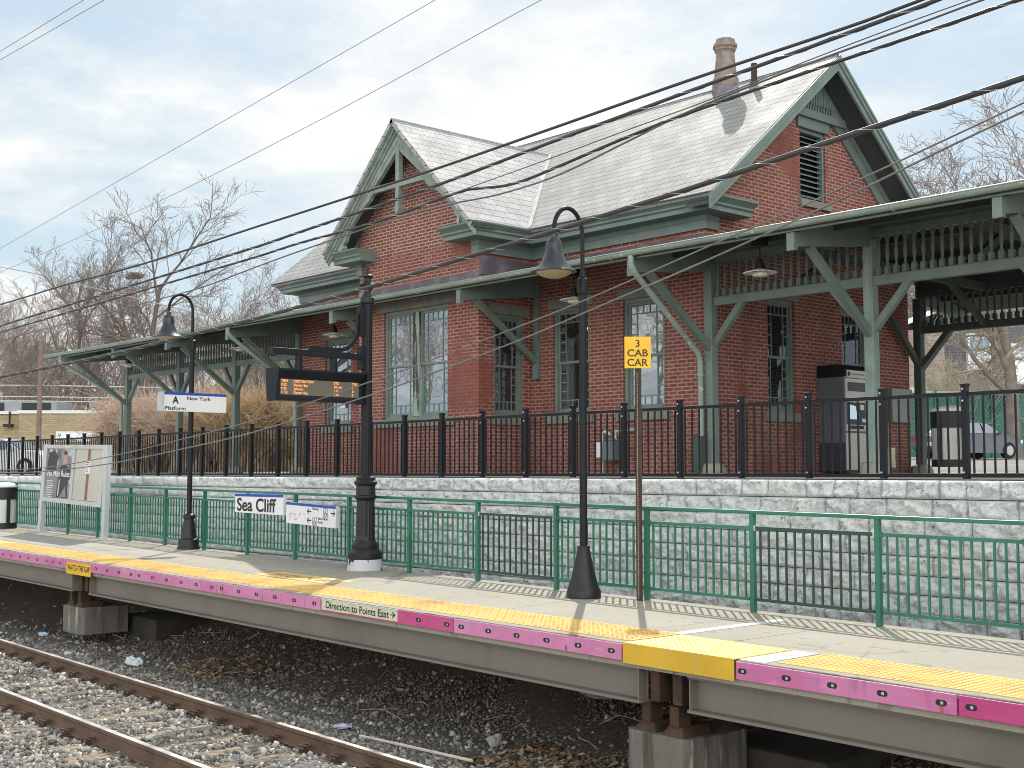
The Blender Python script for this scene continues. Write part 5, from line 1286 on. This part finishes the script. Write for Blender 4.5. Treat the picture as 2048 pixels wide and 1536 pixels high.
m = MB(); m.box(TX1 + .02, TX1 + .026, TY0 + .5, TY0 + .62, 1.18, 1.28); m.box(TX1 + .02, TX1 + .026, TY0 + .55, TY0 + .7, .95, 1.02); m.box(TX1 + .012, TX1 + .018, TY0 + .08, TY0 + .7, 1.35, 1.42); m.build('slot_labels', m_white, fp_)
m = MB(); m.box(TX1 + .012, TX1 + .03, TY0 + .12, TY0 + .6, .82, .88); m.build('ticket_tray', m_ink, fp_)
# meter, boxes
gm = thing('gas_meter', 'grey gas meter and pipework on the brick wall behind the lamp post', 'meter', (-16.2, 16.8, .1))
m = MB(); m.box(-16.15, -15.85, 16.66, 16.86, .22, .58); m.lathe([(.1, .58), (.1, .62), (.04, .66)], (-16.0, 16.76, 0), 12); m.build('meter_body', M('meter_grey', (.12, .15, .16), .5, .15, 4, .1), gm, bevel=.03)
m = MB(); m.tube([(-16.27, 16.78, 0), (-16.27, 16.78, .72), (-16.2, 16.78, .76), (-16.05, 16.78, .7)], .03, 8); m.tube([(-15.92, 16.78, .6), (-15.92, 16.78, .76), (-15.55, 16.8, .78), (-15.5, 16.9, .78)], .022, 8); m.build('pipe', m_zinc, gm)
m = MB(); m.box(-16.34, -16.2, 16.7, 16.76, .28, .56); m.build('regulator_tag', m_white, gm)
eb = thing('electrical_box', 'grey electrical box and conduit on the end wall by the rear post', 'utility box', (-13.8, 23, 1.3))
m = MB(); m.box(-13.87, -13.7, 22.55, 23.3, 1.02, 1.7); m.box(-13.7, -13.69, 23.18, 23.24, 1.36, 1.46); m.build('cabinet', M('box_grey', (.24, .26, .25), .5, .1, 3, .05), eb, bevel=.01)
m = MB(); m.tube([(-13.82, 22.6, 1.02), (-13.82, 22.6, .5)], .03, 8); m.box(-13.87, -13.75, 22.45, 22.7, .1, .5); m.build('conduit', m_cream, eb)

# ------------------------------------------------------------------ overhead wires
WIRES = {
'c': [(-14.23, 5.00, 1.883), (-12.41, 5.00, 1.899), (-10.68, 5.00, 1.892), (-8.64, 5.00, 1.937), (-7.99, 5.00, 1.948), (-6.38, 5.00, 1.982), (-5.21, 5.00, 2.024), (-4.19, 5.00, 2.063), (-3.20, 5.00, 2.089), (-2.87, 5.00, 2.108), (-2.59, 5.00, 2.128)],
'd': [(-15.19, 5.00, 1.605), (-14.21, 5.00, 1.638), (-8.63, 5.00, 1.776), (-7.99, 5.00, 1.803), (-6.35, 5.00, 1.871), (-5.21, 5.00, 1.944), (-4.19, 5.00, 2.004), (-3.11, 5.00, 2.065), (-2.81, 5.00, 2.083), (-2.57, 5.00, 2.105)],
'e': [(-15.79, 5.20, 1.595), (-14.78, 5.20, 1.627), (-8.98, 5.20, 1.764), (-8.31, 5.20, 1.788), (-7.24, 5.20, 1.801), (-6.31, 5.20, 1.861), (-6.08, 5.20, 1.842), (-5.88, 5.20, 1.823), (-5.70, 5.20, 1.826), (-5.42, 5.20, 1.854), (-4.88, 5.20, 1.917), (-4.36, 5.20, 1.964), (-3.41, 5.20, 2.014), (-2.84, 5.20, 2.041), (-2.50, 5.20, 2.060), (-2.32, 5.20, 2.067)],
'f': [(-15.78, 5.20, 1.471), (-14.77, 5.20, 1.527), (-10.02, 5.20, 1.610), (-8.97, 5.20, 1.681), (-8.31, 5.20, 1.724), (-6.92, 5.20, 1.794), (-6.36, 5.20, 1.791), (-5.94, 5.20, 1.777), (-5.42, 5.20, 1.802), (-4.85, 5.20, 1.892), (-4.36, 5.20, 1.973), (-3.63, 5.20, 2.043), (-3.00, 5.20, 2.083), (-2.70, 5.20, 2.105), (-2.45, 5.20, 2.121)],
'f2': [(-6.31, 5.20, 1.868), (-5.51, 5.20, 1.917), (-4.85, 5.20, 1.962), (-4.12, 5.20, 2.012), (-3.62, 5.20, 2.060), (-3.07, 5.20, 2.103), (-2.71, 5.20, 2.125), (-2.54, 5.20, 2.137)],
'g': [(-16.65, 5.50, 1.152), (-15.58, 5.50, 1.168), (-13.73, 5.50, 1.197), (-12.07, 5.50, 1.233), (-10.73, 5.50, 1.282), (-9.48, 5.50, 1.327), (-8.54, 5.50, 1.374), (-7.66, 5.50, 1.422), (-6.82, 5.50, 1.480), (-5.78, 5.50, 1.548), (-5.17, 5.50, 1.592), (-4.62, 5.50, 1.633), (-3.73, 5.50, 1.713), (-3.02, 5.50, 1.774), (-2.63, 5.50, 1.809), (-2.42, 5.50, 1.829)],
'h1': [(-13.84, 4.60, 0.016), (-12.96, 4.60, 0.025), (-11.84, 4.60, 0.043), (-10.35, 4.60, 0.137), (-8.98, 4.60, 0.265), (-7.91, 4.60, 0.376), (-6.40, 4.60, 0.589), (-5.20, 4.60, 0.785), (-4.54, 4.60, 0.905), (-3.65, 4.60, 1.090), (-3.35, 4.60, 1.149), (-3.06, 4.60, 1.214), (-2.53, 4.60, 1.337), (-2.20, 4.60, 1.416), (-2.02, 4.60, 1.461)],
'h2': [(-13.84, 4.60, -0.027), (-12.96, 4.60, -0.005), (-11.84, 4.60, 0.009), (-10.34, 4.60, 0.077), (-8.98, 4.60, 0.187), (-7.90, 4.60, 0.293), (-6.48, 4.60, 0.492), (-5.20, 4.60, 0.707), (-4.54, 4.60, 0.840), (-3.71, 4.60, 1.015), (-3.22, 4.60, 1.128), (-3.00, 4.60, 1.180), (-2.53, 4.60, 1.302), (-2.20, 4.60, 1.383), (-2.02, 4.60, 1.427)],
'a1': [(-44.36, 14.00, 13.691), (-40.52, 14.00, 13.575), (-33.94, 14.00, 13.385), (-30.93, 14.00, 13.308)],
'a2': [(-44.34, 14.00, 13.439), (-40.50, 14.00, 13.288), (-32.55, 14.00, 12.983), (-29.73, 14.00, 12.860)],
'b1': [(-48.85, 16.00, 7.871), (-45.71, 16.00, 8.082), (-37.16, 16.00, 8.721), (-29.73, 16.00, 9.276), (-24.56, 16.00, 9.668), (-20.36, 16.00, 9.987), (-18.89, 16.00, 10.104)],
'b2': [(-48.78, 16.00, 7.096), (-44.33, 16.00, 7.253), (-38.53, 16.00, 7.500), (-31.90, 16.00, 7.815), (-24.75, 16.00, 8.335), (-21.05, 16.00, 8.662), (-17.91, 16.00, 8.968), (-17.08, 16.00, 9.040), (-15.89, 16.00, 9.152)],
'i1': [(-80.59, 27.00, 13.114), (-77.05, 27.00, 12.487), (-72.16, 27.00, 11.562), (-68.44, 27.00, 10.834), (-67.03, 27.00, 10.475)],
}
WL = {'c': ('uppermost of the parallel black cables crossing the station roof', .0090), 'd': ('second thick black cable from the top, passing under the chimney', .0105), 'e': ('black cable with a kink where it crosses the bay roof', .0095), 'f': ('thin black wire just under the kinked cable', .006),
      'f2': ('thin grey wire branching up from the kinked cable to the top right', .0035), 'g': ('thickest lashed cable running in front of the platform canopy', .0165), 'h1': ('upper of two thin wires sagging across the brick front', .0042), 'h2': ('lower of two thin wires sagging across the brick front', .005),
      'a1': ('upper thin wire in the top left corner of the sky', .011), 'a2': ('lower thin wire in the top left corner of the sky', .011), 'b1': ('upper of two thin wires slanting across the open sky', .0085), 'b2': ('lower of two thin wires slanting across the open sky', .0085), 'i1': ('short faint wire above the left trees at the edge', .025)}
m_wire_pale = M('weathered_wire', (.30, .30, .30), .5, .1, 3, 0)
def spline(P, n=6):
    P = [Vector(p) for p in P]; out = []
    for i in range(len(P) - 1):
        p0, p1, p2, p3 = P[max(0, i-1)], P[i], P[i+1], P[min(len(P)-1, i+2)]
        d = (p2 - p1).length; m1 = (p2 - p0) * (d / max(1e-6, (p2 - p0).length)); m2 = (p3 - p1) * (d / max(1e-6, (p3 - p1).length))
        for k in range(n):
            t_ = k / n; t2, t3 = t_*t_, t_*t_*t_
            out.append(p1 * (2*t3 - 3*t2 + 1) + m1 * (t3 - 2*t2 + t_) + p2 * (-2*t3 + 3*t2) + m2 * (t3 - t2))
    return out + [P[-1]]
for k, P in WIRES.items():
    lab, r_ = WL[k]; P = [Vector(p) for p in P]
    if k != 'f2': P = [P[0] + (P[0] - P[2]).normalized() * d_ + Vector((0, 0, .0004 * d_ * d_)) for d_ in (50, 25)] + P
    P = P + [P[-1] + (P[-1] - P[-3]).normalized() * d_ for d_ in (6, 14, 30)]
    S_ = spline(P); m = MB(); m.tube(S_, r_, 8)
    wr = m.build('overhead_cable' if k in 'cdeg' else 'overhead_wire', m_wire if k in 'cdeg' else (m_wire_pale if k in ('a1', 'a2', 'b1', 'b2', 'i1') else m_wire_g), None, smooth=True); tag(wr, lab, 'cable' if k in 'cdeg' else 'wire', 'overhead wires along the track')
    if k in ('g', 'd', 'e'):
        L = [0.0]
        for a, b_ in zip(S_[:-1], S_[1:]): L.append(L[-1] + (b_ - a).length)
        m = MB(); pts = []; q = 0.0; i = 0
        while q < L[-1] - .01:
            while L[i + 1] < q: i += 1
            p = S_[i].lerp(S_[i + 1], (q - L[i]) / max(1e-6, L[i + 1] - L[i])); a = q / .32 * 2 * math.pi
            pts.append(p + Vector((0, math.cos(a), math.sin(a))) * (r_ + .001)); q += .04
        m.tube(pts, .0016, 4); m.build('lashing_strand', m_zinc, wr)

# ------------------------------------------------------------------ bare trees
def grow(lists, p, d, L, r, lev, maxlev, rr, spread, up):
    """one limb as a bent tube and its side limbs; lists[0] takes the trunk and boughs, lists[1] the twigs"""
    n = 5 if lev < 2 else 3; pts = [p]; rad = [r]; q = Vector(p); dd = Vector(d)
    for i in range(n):
        dd = (dd + Vector((rr.gauss(0, 1), rr.gauss(0, 1), rr.gauss(0, .6))) * (.05 + .07 * lev) + Vector((0, 0, up * .05))).normalized()
        q = q + dd * (L / n); pts.append(q.copy()); rad.append(max(.0125, r * (1 - (.62 if lev else .55) * (i + 1) / n)))
    lists[0 if lev < 2 else 1].tube(pts, rad, (8, 6, 4, 3, 3, 3)[lev], cap=False)
    if lev >= maxlev: return
    k = (8, 7, 6, 6, 3, 2)[lev]
    for j in range(k + rr.randint(-1, 1)):
        f = (.38 + .62 * (j + rr.random()) / k) if lev == 0 else (.2 + .8 * (j + rr.random()) / k)
        f = min(.999, f); i = int(f * n); a = pts[i].lerp(pts[i + 1], f * n - i); base = (pts[i + 1] - pts[i]).normalized()
        az = rr.uniform(0, 6.283); perp = base.orthogonal().normalized(); perp = Matrix.Rotation(az, 3, base) @ perp
        an = rr.uniform(spread * .55, spread * 1.2); nd = (base * math.cos(an) + perp * math.sin(an)); nd.z = nd.z * .8 + .18; nd.normalize()
        grow(lists, a, nd, L * rr.uniform(.42, .68) * (1.12 - .35 * f), rad[i] * rr.uniform(.45, .7), lev + 1, maxlev, rr, spread, up)
def make_tree(seed, h, r, maxlev=4, spread=.75, up=.6, mats=None):
    rr = random.Random(seed); A, B = MB(), MB()
    grow((A, B), Vector((0, 0, -.6)), Vector((rr.gauss(0, .04), rr.gauss(0, .04), 1)), h * .8, r, 0, maxlev, rr, spread, up)
    root = thing('bare_tree', '', 'tree', (0, 0, 0))
    A.build('trunk', (mats or (m_bark, m_twig))[0], root, smooth=True); B.build('crown', (mats or (m_bark, m_twig))[1], root)
    return root
m_far_bark = M('hazed_far_bark', (.25, .21, .19), .95, .2, 1.5, 0); m_far_twig = M('hazed_far_twig', (.29, .24, .215), .95, .2, 1.5, 0)  # paler than near bark and twigs: distance haze put into the colour
protos = [make_tree(11, 15, .22, 4, .62, .8), make_tree(23, 15, .27, 4, .85, .5), make_tree(37, 14, .19, 4, .7, .7, (m_far_bark, m_far_twig)), make_tree(58, 15, .2, 4, .9, .35, (m_far_bark, m_far_twig))]
FWv = Vector((-.74392, .66454, 0)); RTv = Vector((.66605, .74591, 0))
def away(px, depth): p = FWv * depth + RTv * ((px - 1024) / 2500 * depth); return p
TREES = [(160, 78, 15.0, 0, 'tall forked bare tree left of the darkest tree, above the buff building'), (272, 70, 16.2, 1, 'darkest spreading bare tree above the left end of the canopy roof'), (215, 84, 14.2, 3, 'slim bare tree between the forked tree and the darkest tree'),
         (535, 84, 14.6, 2, 'pale bare tree just left of the slate roof corner'), (465, 80, 12.6, 0, 'bare tree over the middle of the left canopy roof'), (40, 88, 13, 2, 'bare tree over the rooftop unit at the far left'),
         (100, 92, 14, 3, 'bare tree directly behind the timber utility pole'), (345, 86, 13.6, 2, 'bare tree behind the bell shade of the left lamp'), (400, 90, 12.8, 3, 'bare tree just right of the left gooseneck lamp'), (598, 92, 13, 1, 'bare tree partly hidden by the left slate roof corner'),
         (-30, 84, 14, 0, 'bare tree at the extreme left edge above the fence'), (1872, 88, 24, 2, 'pale bare tree immediately right of the end gable'), (1955, 92, 24.5, 3, 'pale bare tree above the right canopy gutter between two others'), (2045, 84, 27, 2, 'bare tree at the top right edge above the canopy'), (2140, 90, 21, 0, 'bare tree beyond the right edge behind the canopy'), (1905, 110, 22, 3, 'faint distant tree right of the end gable')]
used = set()
for i, (px, dp_, h, pi_, lab) in enumerate(TREES):
    if px < 1200 and dp_ < 91: h *= 92 / dp_; dp_ = 92 + (i % 4)
    src = protos[pi_]; loc = away(px, dp_); loc.z = .4
    sc_ = h / 15.5 * (.88 if px < 1200 else 1.0)
    o_ = src if pi_ not in used else dup(src, (0, 0, 0)); used.add(pi_)
    o_.location = loc; o_.scale = (sc_ * .95, sc_ * .95, sc_); o_.rotation_euler = (0, 0, 1.7 * i); o_['label'] = lab; o_['group'] = 'bare trees around the station'
# the wood behind, one mass of thin trees
def mass(name, lab, spots, seed, hs):
    V, F, off = [], [], 0; arrs = []
    for s_ in (3, 9, 14):
        rr = random.Random(s_ + seed); A, B = MB(), MB(); grow((A, B), Vector((0, 0, 0)), Vector((0, 0, 1)), 11, .17, 0, 3, rr, .75, .5)
        v = np.array([tuple(p) for p in A.v + B.v]); na = len(A.v)
        f = np.array([q for q in A.f] + [[x_ + na for x_ in q] for q in B.f]); arrs.append((v, f))
    rr = random.Random(seed)
    for (px, dp_) in spots:
        v, f = arrs[rr.randrange(3)]; a = rr.uniform(0, 6.28); c, s_ = math.cos(a), math.sin(a); k = rr.uniform(*hs)
        loc = away(px, dp_); q = np.stack([v[:, 0] * c - v[:, 1] * s_, v[:, 0] * s_ + v[:, 1] * c, v[:, 2]], -1) * k + np.array([loc.x, loc.y, .2])
        V.append(q); F.append(f + off); off += len(v)
    o_ = raw_mesh(name, np.concatenate(V), np.concatenate(F), m_far_twig); tag(o_, lab, 'woodland', kind='stuff')
rr = random.Random(4)
mass('bare_wood', 'hazy mass of bare winter trees behind the left canopy and buff building', [(rr.uniform(-120, 660), rr.uniform(94, 150)) for k in range(80)], 5, (.5, .9))
mass('bare_wood', 'hazy mass of bare winter trees behind the dark sided house', [(rr.uniform(1780, 2300), rr.uniform(95, 140)) for k in range(44)], 6, (1.1, 1.75))

# tangled bushes behind the left canopy
def bush(px, depth, h, w_, n, seed, lab, mat):
    rr = random.Random(seed); m = MB(); c = away(px, depth)
    for k in range(n):
        a = rr.uniform(0, 6.28); r0 = w_ * .28 * rr.random(); p = c + Vector((r0 * math.cos(a), r0 * math.sin(a), 0)); b2 = a + rr.gauss(0, .9); out = rr.uniform(.1, 1) * w_ * .62; hh = h * rr.uniform(.45, 1.0) * (1 - .25 * (out / w_))
        pts = []
        for i in range(6):
            t_ = i / 5; droop = max(0, t_ - .6) * rr.uniform(0, 1.0)
            pts.append(p + Vector((math.cos(b2) * out * t_ ** 1.5 + rr.gauss(0, .09), math.sin(b2) * out * t_ ** 1.5 + rr.gauss(0, .09), hh * (t_ ** .8 - droop))))
        m.tube(pts, [.014, .013, .011, .010, .009, .007], 3, cap=False)
        for q in range(6):
            i = rr.randrange(1, 5); d = (pts[i + 1] - pts[i]).normalized() + Vector((rr.gauss(0, .6), rr.gauss(0, .6), rr.gauss(.2, .4))); L_ = rr.uniform(.25, .8)
            m.tube([pts[i], pts[i] + d * L_ * .5, pts[i] + d * L_ + Vector((0, 0, rr.gauss(0, .08)))], [.009, .008, .006], 3, cap=False)
    tag(m.build('tangled_bush', mat, None), lab, 'bush', 'bushes behind the left canopy' if px < 1000 else None)
bush(292, 56, 4.4, 4.0, 1100, 1, 'pinkish brown leafless bush nearest the buff building', m_bush2)
bush(400, 54, 4.4, 4.0, 1200, 2, 'leafless bush behind the middle posts of the left canopy', m_bush2)
bush(495, 52, 4.4, 4.0, 1200, 3, 'golden leafless bush under the departure board', m_bush)
bush(580, 53, 4.2, 3.4, 900, 4, 'golden leafless bush nearest the brick corner', m_bush)

bush(1925, 60, 7.2, 5.0, 420, 7, 'pale twiggy shrub before the dark sided house', M('pale_twigs', (.46, .41, .33), .9, .3, 2, 0))
# ------------------------------------------------------------------ buff building, pole, signs at the left
yb0 = away(40, 80); u_ = RTv.copy(); n_ = FWv.copy()
yb = thing('brick_shop', 'low buff brick building with white coping at the far left', 'building', yb0)
def ob(mb, a0, a1, d0, d1, z0, z1, o=yb0): p = o + u_ * a0 + n_ * d0; mb.obox((p.x, p.y, z0), u_ * (a1 - a0), n_ * (d1 - d0), (0, 0, z1 - z0))
def own_uv(o_):
    me = o_.data; uvl = me.uv_layers[0].data
    for p in me.polygons:
        for li in p.loop_indices:
            c = me.vertices[me.loops[li].vertex_index].co; uvl[li].uv = (c.dot(u_) if abs(p.normal.dot(n_)) > .5 else c.dot(n_), c.z) if abs(p.normal.z) < .5 else (c.x, c.y)
m = MB(); ob(m, 0, 13, 0, 9, -1, 3.75); ob(m, -14, -.02, .5, 8.5, -1, 3.72); own_uv(m.build('wall', m_ybrick, yb))
m = MB(); ob(m, -.1, 13.1, -.1, 9.1, 3.76, 3.96); ob(m, -14.1, -.12, .4, 8.6, 3.74, 3.93); m.build('coping', m_white, yb)
m = MB(); ob(m, 2.4, 5.3, -.08, -.01, 1.95, 2.62); wf = m.build('window', m_white, yb)
m = MB(); ob(m, 2.55, 3.3, -.12, -.085, 2.0, 2.5); ob(m, 3.4, 4.1, -.12, -.085, 2.0, 2.5); ob(m, 4.2, 5.15, -.12, -.085, 2.0, 2.5); m.build('pane', m_glass, wf)
m = MB(); ob(m, -1.0, -.5, -.05, .4, 2.9, 3.1); ob(m, -.75, -.7, .2, .4, 3.1, 3.9); m.build('wall_lamp', m_black, yb)
ac = thing('rooftop_unit', 'grey rooftop air conditioning unit on the buff brick building', 'air conditioner', yb0 + n_ * 4)
m = MB(); ob(m, -6, 1.3, 3, 6, 3.8, 4.75); m.build('casing', M('unit_grey', (.27, .28, .29), .5, .15, 1, .05), ac, bevel=.05)
m = MB(); ob(m, -1.0, .9, 2.9, 2.99, 3.98, 4.6); m.mark(); ob(m, -3.2, -2.2, 2.9, 2.99, 3.98, 4.6); m.each('grille', m_black, ac)
hs = thing('small_sign', 'small white roadside sign in front of the buff building', 'sign', yb0 - n_ * 6)
m = MB(); ob(m, 1.45, 2.15, -6.05, -6, 1.55, 1.95); m.build('panel', m_white, hs)
m = MB(); ob(m, 1.78, 1.82, -6.0, -5.96, -.5, 1.95); m.build('post', m_zinc, hs)
m = MB(); ob(m, 1.55, 2.05, -6.06, -6.052, 1.7, 1.8); m.build('lettering', m_rail_green, hs)
upx = away(80, 72); up_ = thing('utility_pole', 'weathered timber utility pole before the buff building', 'utility pole', upx)
m = MB(); m.tube([(upx.x, upx.y, -.5), (upx.x, upx.y, 7.4)], [.17, .13], 8); m.build('pole', M('pole_timber', (.24, .17, .15), .9, .2, 3, .2), up_)
m = MB(); a, b_ = upx - u_ * 1.1, upx + u_ * 1.1; m.beam((a.x, a.y, 4.95), (b_.x, b_.y, 4.95), .1, .1); m.build('crossarm', m_bark, up_)
for k, (z, lab) in enumerate(((5.0, 'upper wire strung from the timber utility pole to the bush'), (4.35, 'middle wire strung from the timber utility pole to the bush'), (4.1, 'lower wire strung from the timber utility pole to the bush'))):
    a, b_ = upx - u_ * 9, upx + u_ * 9; m = MB(); m.tube([(a.x, a.y, z + .05), (upx.x, upx.y, z), (b_.x, b_.y, z - .15)], .03, 5); tag(m.build('service_wire', m_zinc, None), lab, 'wire', 'wires on the timber pole')
ns = away(265, 92); m = MB(); rr = random.Random(6)
for k in range(120):
    a = rr.uniform(0, 6.28); r_ = rr.uniform(.1, .7); p = ns + Vector((r_ * math.cos(a), r_ * math.sin(a), 14.55 + rr.uniform(-.22, .16) )); d = Vector((rr.gauss(0, 1), rr.gauss(0, 1), rr.gauss(0, .15))).normalized() * rr.uniform(.2, .5); m.tube([p - d, p, p + d], .022, 3)
tag(m.build('stick_nest', m_twig, None), 'flat dark nest of sticks high in the darkest tree', 'nest')

# ------------------------------------------------------------------ right background: house, fence, tree, cars
hz = away(1845, 74); hs_ = thing('sided_house', 'dark grey sided house with pale brick corner behind the car park', 'house', hz)
t = NT('grey_siding'); o = t.obj(); sp_ = t.n('ShaderNodeSeparateXYZ'); t.l(o, sp_.inputs[0]); fr_ = t.math('FRACT', t.math('MULTIPLY', sp_.outputs[2], 5.5)); n1 = t.noise(o, 1, 4)
t.color(t.mix(t.math('LESS_THAN', fr_, .12), t.ramp(n1, [(.3, (.11, .115, .125)), (.7, (.145, .15, .16))]), (.045, .047, .05))); t.rough(.7)
def obh(mb, a0, a1, d0, d1, z0, z1): ob(mb, a0, a1, d0, d1, z0, z1, hz)
m = MB(); obh(m, 1.3, 16, 0, 8, .5, 10.2); m.build('siding_wall', t.m, hs_)
m_pbrick = M_brick('pale_brick', (.30, .20, .16), (.44, .38, .33), (.45, .43, .40), bw=.3, bh=.1, patch=False)
m = MB(); obh(m, -1.4, 1.25, -.3, 7, .5, 8.4); own_uv(m.build('brick_corner', m_pbrick, hs_))
m = MB(); 
p = hz + u_ * -2.2 - n_ * .6; q = hz + u_ * 3.6 - n_ * .6; m.prism([(p.x, p.y, 8.2), (q.x, q.y, 10.6), (q.x, q.y, 10.85), (p.x, p.y, 8.45)], n_ * 8); m.build('roof_edge', m_white, hs_)
for a0, a1, z0, z1 in ((2.6, 4.0, 5.9, 8.2), (5.0, 6.6, 5.2, 7.6), (8.9, 10.3, 5.9, 8.2), (-.9, .2, 3.7, 5.0)):
    m = MB(); obh(m, a0, a1, -.4, -.3 if a0 < 0 else -.01, z0, z1); wf = m.build('window', m_white, hs_); m = MB(); obh(m, a0 + .13, a1 - .13, -.43, -.402, z0 + .13, z1 - .13); m.build('pane', m_glass, wf)
gz = away(1820, 58); gf = thing('privacy_fence', 'green slatted chain link fence round the car park', 'fence', gz)
t = NT('green_mesh'); o = t.obj(); sp_ = t.n('ShaderNodeSeparateXYZ'); t.l(o, sp_.inputs[0]); w1 = t.math('FRACT', t.math('MULTIPLY', t.math('ADD', t.math('ADD', sp_.outputs[0], sp_.outputs[1]), sp_.outputs[2]), 4.0)); w2 = t.math('FRACT', t.math('MULTIPLY', t.math('SUBTRACT', t.math('ADD', sp_.outputs[0], sp_.outputs[1]), sp_.outputs[2]), 4.0))
g1 = t.math('MAXIMUM', t.math('LESS_THAN', w1, .16), t.math('LESS_THAN', w2, .1)); t.color(t.mix(g1, (.022, .13, .098), (.12, .26, .21))); t.rough(.6)
def obg(mb, a0, a1, d0, d1, z0, z1): ob(mb, a0, a1, d0, d1, z0, z1, gz)
m = MB(); obg(m, -2, 14, 0, .05, .7, 3.7); m.build('mesh_panel', t.m, gf)
m = MB(); obg(m, -2, 14, -.08, -.02, 3.68, 3.76); m.build('top_rail', m_zinc, gf)
for k in range(6): m = MB(); obg(m, -1.5 + 2.6 * k, -1.42 + 2.6 * k, -.1, -.02, .6, 3.8); m.build('post', m_rail_green, gf)
pk_ = away(2013, 57.2); ps = thing('parking_sign', 'small white parking sign on the green slatted fence', 'sign', pk_)
m = MB(); ob(m, -.14, .14, 0, .02, 3.0, 3.65, pk_); m.build('panel', m_white, ps)
m = MB(); ob(m, -.07, .07, -.006, -.001, 3.38, 3.56, pk_); ob(m, -.08, .08, -.006, -.001, 3.1, 3.25, pk_); m.build('lettering', m_blue, ps)
rt3 = make_tree(77, 9.5, .34, 4, 1.0, .25, (M('coarse_bark', (.20, .165, .14), .95, .3, 2, .5, 6), M('straw_twig', (.34, .29, .215), .9, .3, 2, 0)))  # trunk bark coarser and a little paler than the common bark
rt3.location = away(2028, 54) + Vector((0, 0, .9)); rt3.rotation_euler = (0, 0, 2.1); rt3['label'] = 'thick trunked tree with straw coloured twigs by the green fence'; rt3['category'] = 'tree'

CAR_PROF = [(-2.2, .45), (-2.22, .72), (-2.12, .92), (-1.55, .98), (-.95, 1.40), (-.35, 1.46), (.35, 1.42), (1.05, 1.0), (1.9, .86), (2.2, .68), (2.22, .42), (1.9, .26), (-1.9, .26)]
def make_car(color_mat):
    root = thing('parked_car', '', 'car', (0, 0, 0), 'cars parked around the station')
    def section(w_of): 
        V = []; 
        for s in (-1, 1):
            for x, z in CAR_PROF: V.append((x, s * w_of(x, z), z))
        return V
    n = len(CAR_PROF); m = MB()
    cols = [-1, -.86, -.5, 0, .5, .86, 1]
    V = []
    for c in cols:
        for x, z in CAR_PROF:
            hw = .88 if z < 1.0 else .88 - (z - 1.0) * .55; ends = 1 - .10 * max(0, abs(x) - 1.6)
            inset = (abs(c) == 1)
            V.append((x * (1 - .03 * abs(c) ** 2), c * hw * ends, z - (.03 if inset and z > .9 else 0)))
    F = [(i*n + j, i*n + (j+1) % n, (i+1)*n + (j+1) % n, (i+1)*n + j) for i in range(len(cols)-1) for j in range(n)] + [tuple(range(n)), tuple(range((len(cols)-1)*n, len(cols)*n))[::-1]]
    m.add(V, F); m.build('body', color_mat, root, bevel=.04, autosmooth=True)
    g = MB()
    for s in (-1, 1):
        y0, y1 = s * .875, s * .69
        g.add([(-1.45, y0, .99), (-.1, y0 , .99), (-.1, y1, 1.4), (-.85, y1, 1.38)], [(0, 1, 2, 3)]); g.add([(-.02, y0, .99), (.92, y0, .99), (.3, y1, 1.38), (-.02, y1, 1.4)], [(0, 1, 2, 3)])
    g.add([(-1.53, -.7, 1.0), (-1.53, .7, 1.0), (-.98, .58, 1.4), (-.98, -.58, 1.4)], [(0, 1, 2, 3)]); g.add([(1.07, -.7, 1.01), (1.07, .7, 1.01), (.42, .58, 1.41), (.42, -.58, 1.41)], [(0, 1, 2, 3)])
    g.v = [(x * 1.004, y * 1.012, z + .012) for x, y, z in g.v]; g.build('window_glass', m_glass, root)
    for x in (-1.35, 1.38):
        for s in (-1, 1):
            w_ = MB(); w_.tube([(x, s * .68, .33), (x, s * .9, .33)], .33, 20); wh = w_.build('wheel', m_tyre, root); w_ = MB(); w_.tube([(x, s * .9, .33), (x, s * .91, .33)], .2, 14); w_.build('rim', m_alu, wh)
    for s in (-1, 1):
        q = MB(); q.box(2.08, 2.2, s * .7 - .16, s * .7 + .16, .62, .76); q.build('headlight', m_white, root); q = MB(); q.box(-2.21, -2.08, s * .72 - .14, s * .72 + .14, .7, .9); q.build('tail_light', M_TAIL, root)
        q = MB(); q.box(.72, .86, s * .9 - (.0 if s > 0 else .16), s * .9 + (.16 if s > 0 else .0), .96, 1.08); q.build('wing_mirror', color_mat, root)
    q = MB(); q.box(-2.235, -2.2, -.26, .26, .5, .64); q.build('number_plate', m_white, root)
    return root
M_TAIL = M('tail_lamp', (.28, .02, .02), .3, .1, 3, 0)
m_car_s = M('silver_paint', (.16, .175, .19), .25, .05, 1, 0, metal=.5); m_car_w = M('white_paint', (.68, .69, .70), .3, .05, 1, 0)
ca = make_car(m_car_s); ca.location = away(1932, 50.5) + Vector((0, 0, .55)); ca.rotation_euler = (0, 0, math.atan2(RTv.y, RTv.x) + R(28)); ca['label'] = 'silver grey saloon parked behind the litter bin under the right canopy'
cw = make_car(m_car_w); cw.location = away(15, 50) + Vector((0, 0, -.1)); cw.rotation_euler = (0, 0, math.atan2(RTv.y, RTv.x) + R(-10)); cw['label'] = 'white car seen through the black fence at the far left'
def mass_at(name, lab, pts, seed, hs):
    global away
    keep = away; away = lambda a, b: Vector((a, b, 0)); mass(name, lab, pts, seed, hs); away = keep
rr = random.Random(12)
mass_at('bare_wood', 'bare trees across the tracks that the bay window mirrors', [(rr.uniform(-75, -38), rr.uniform(-34, -16)) for k in range(9)], 8, (.7, 1.0))
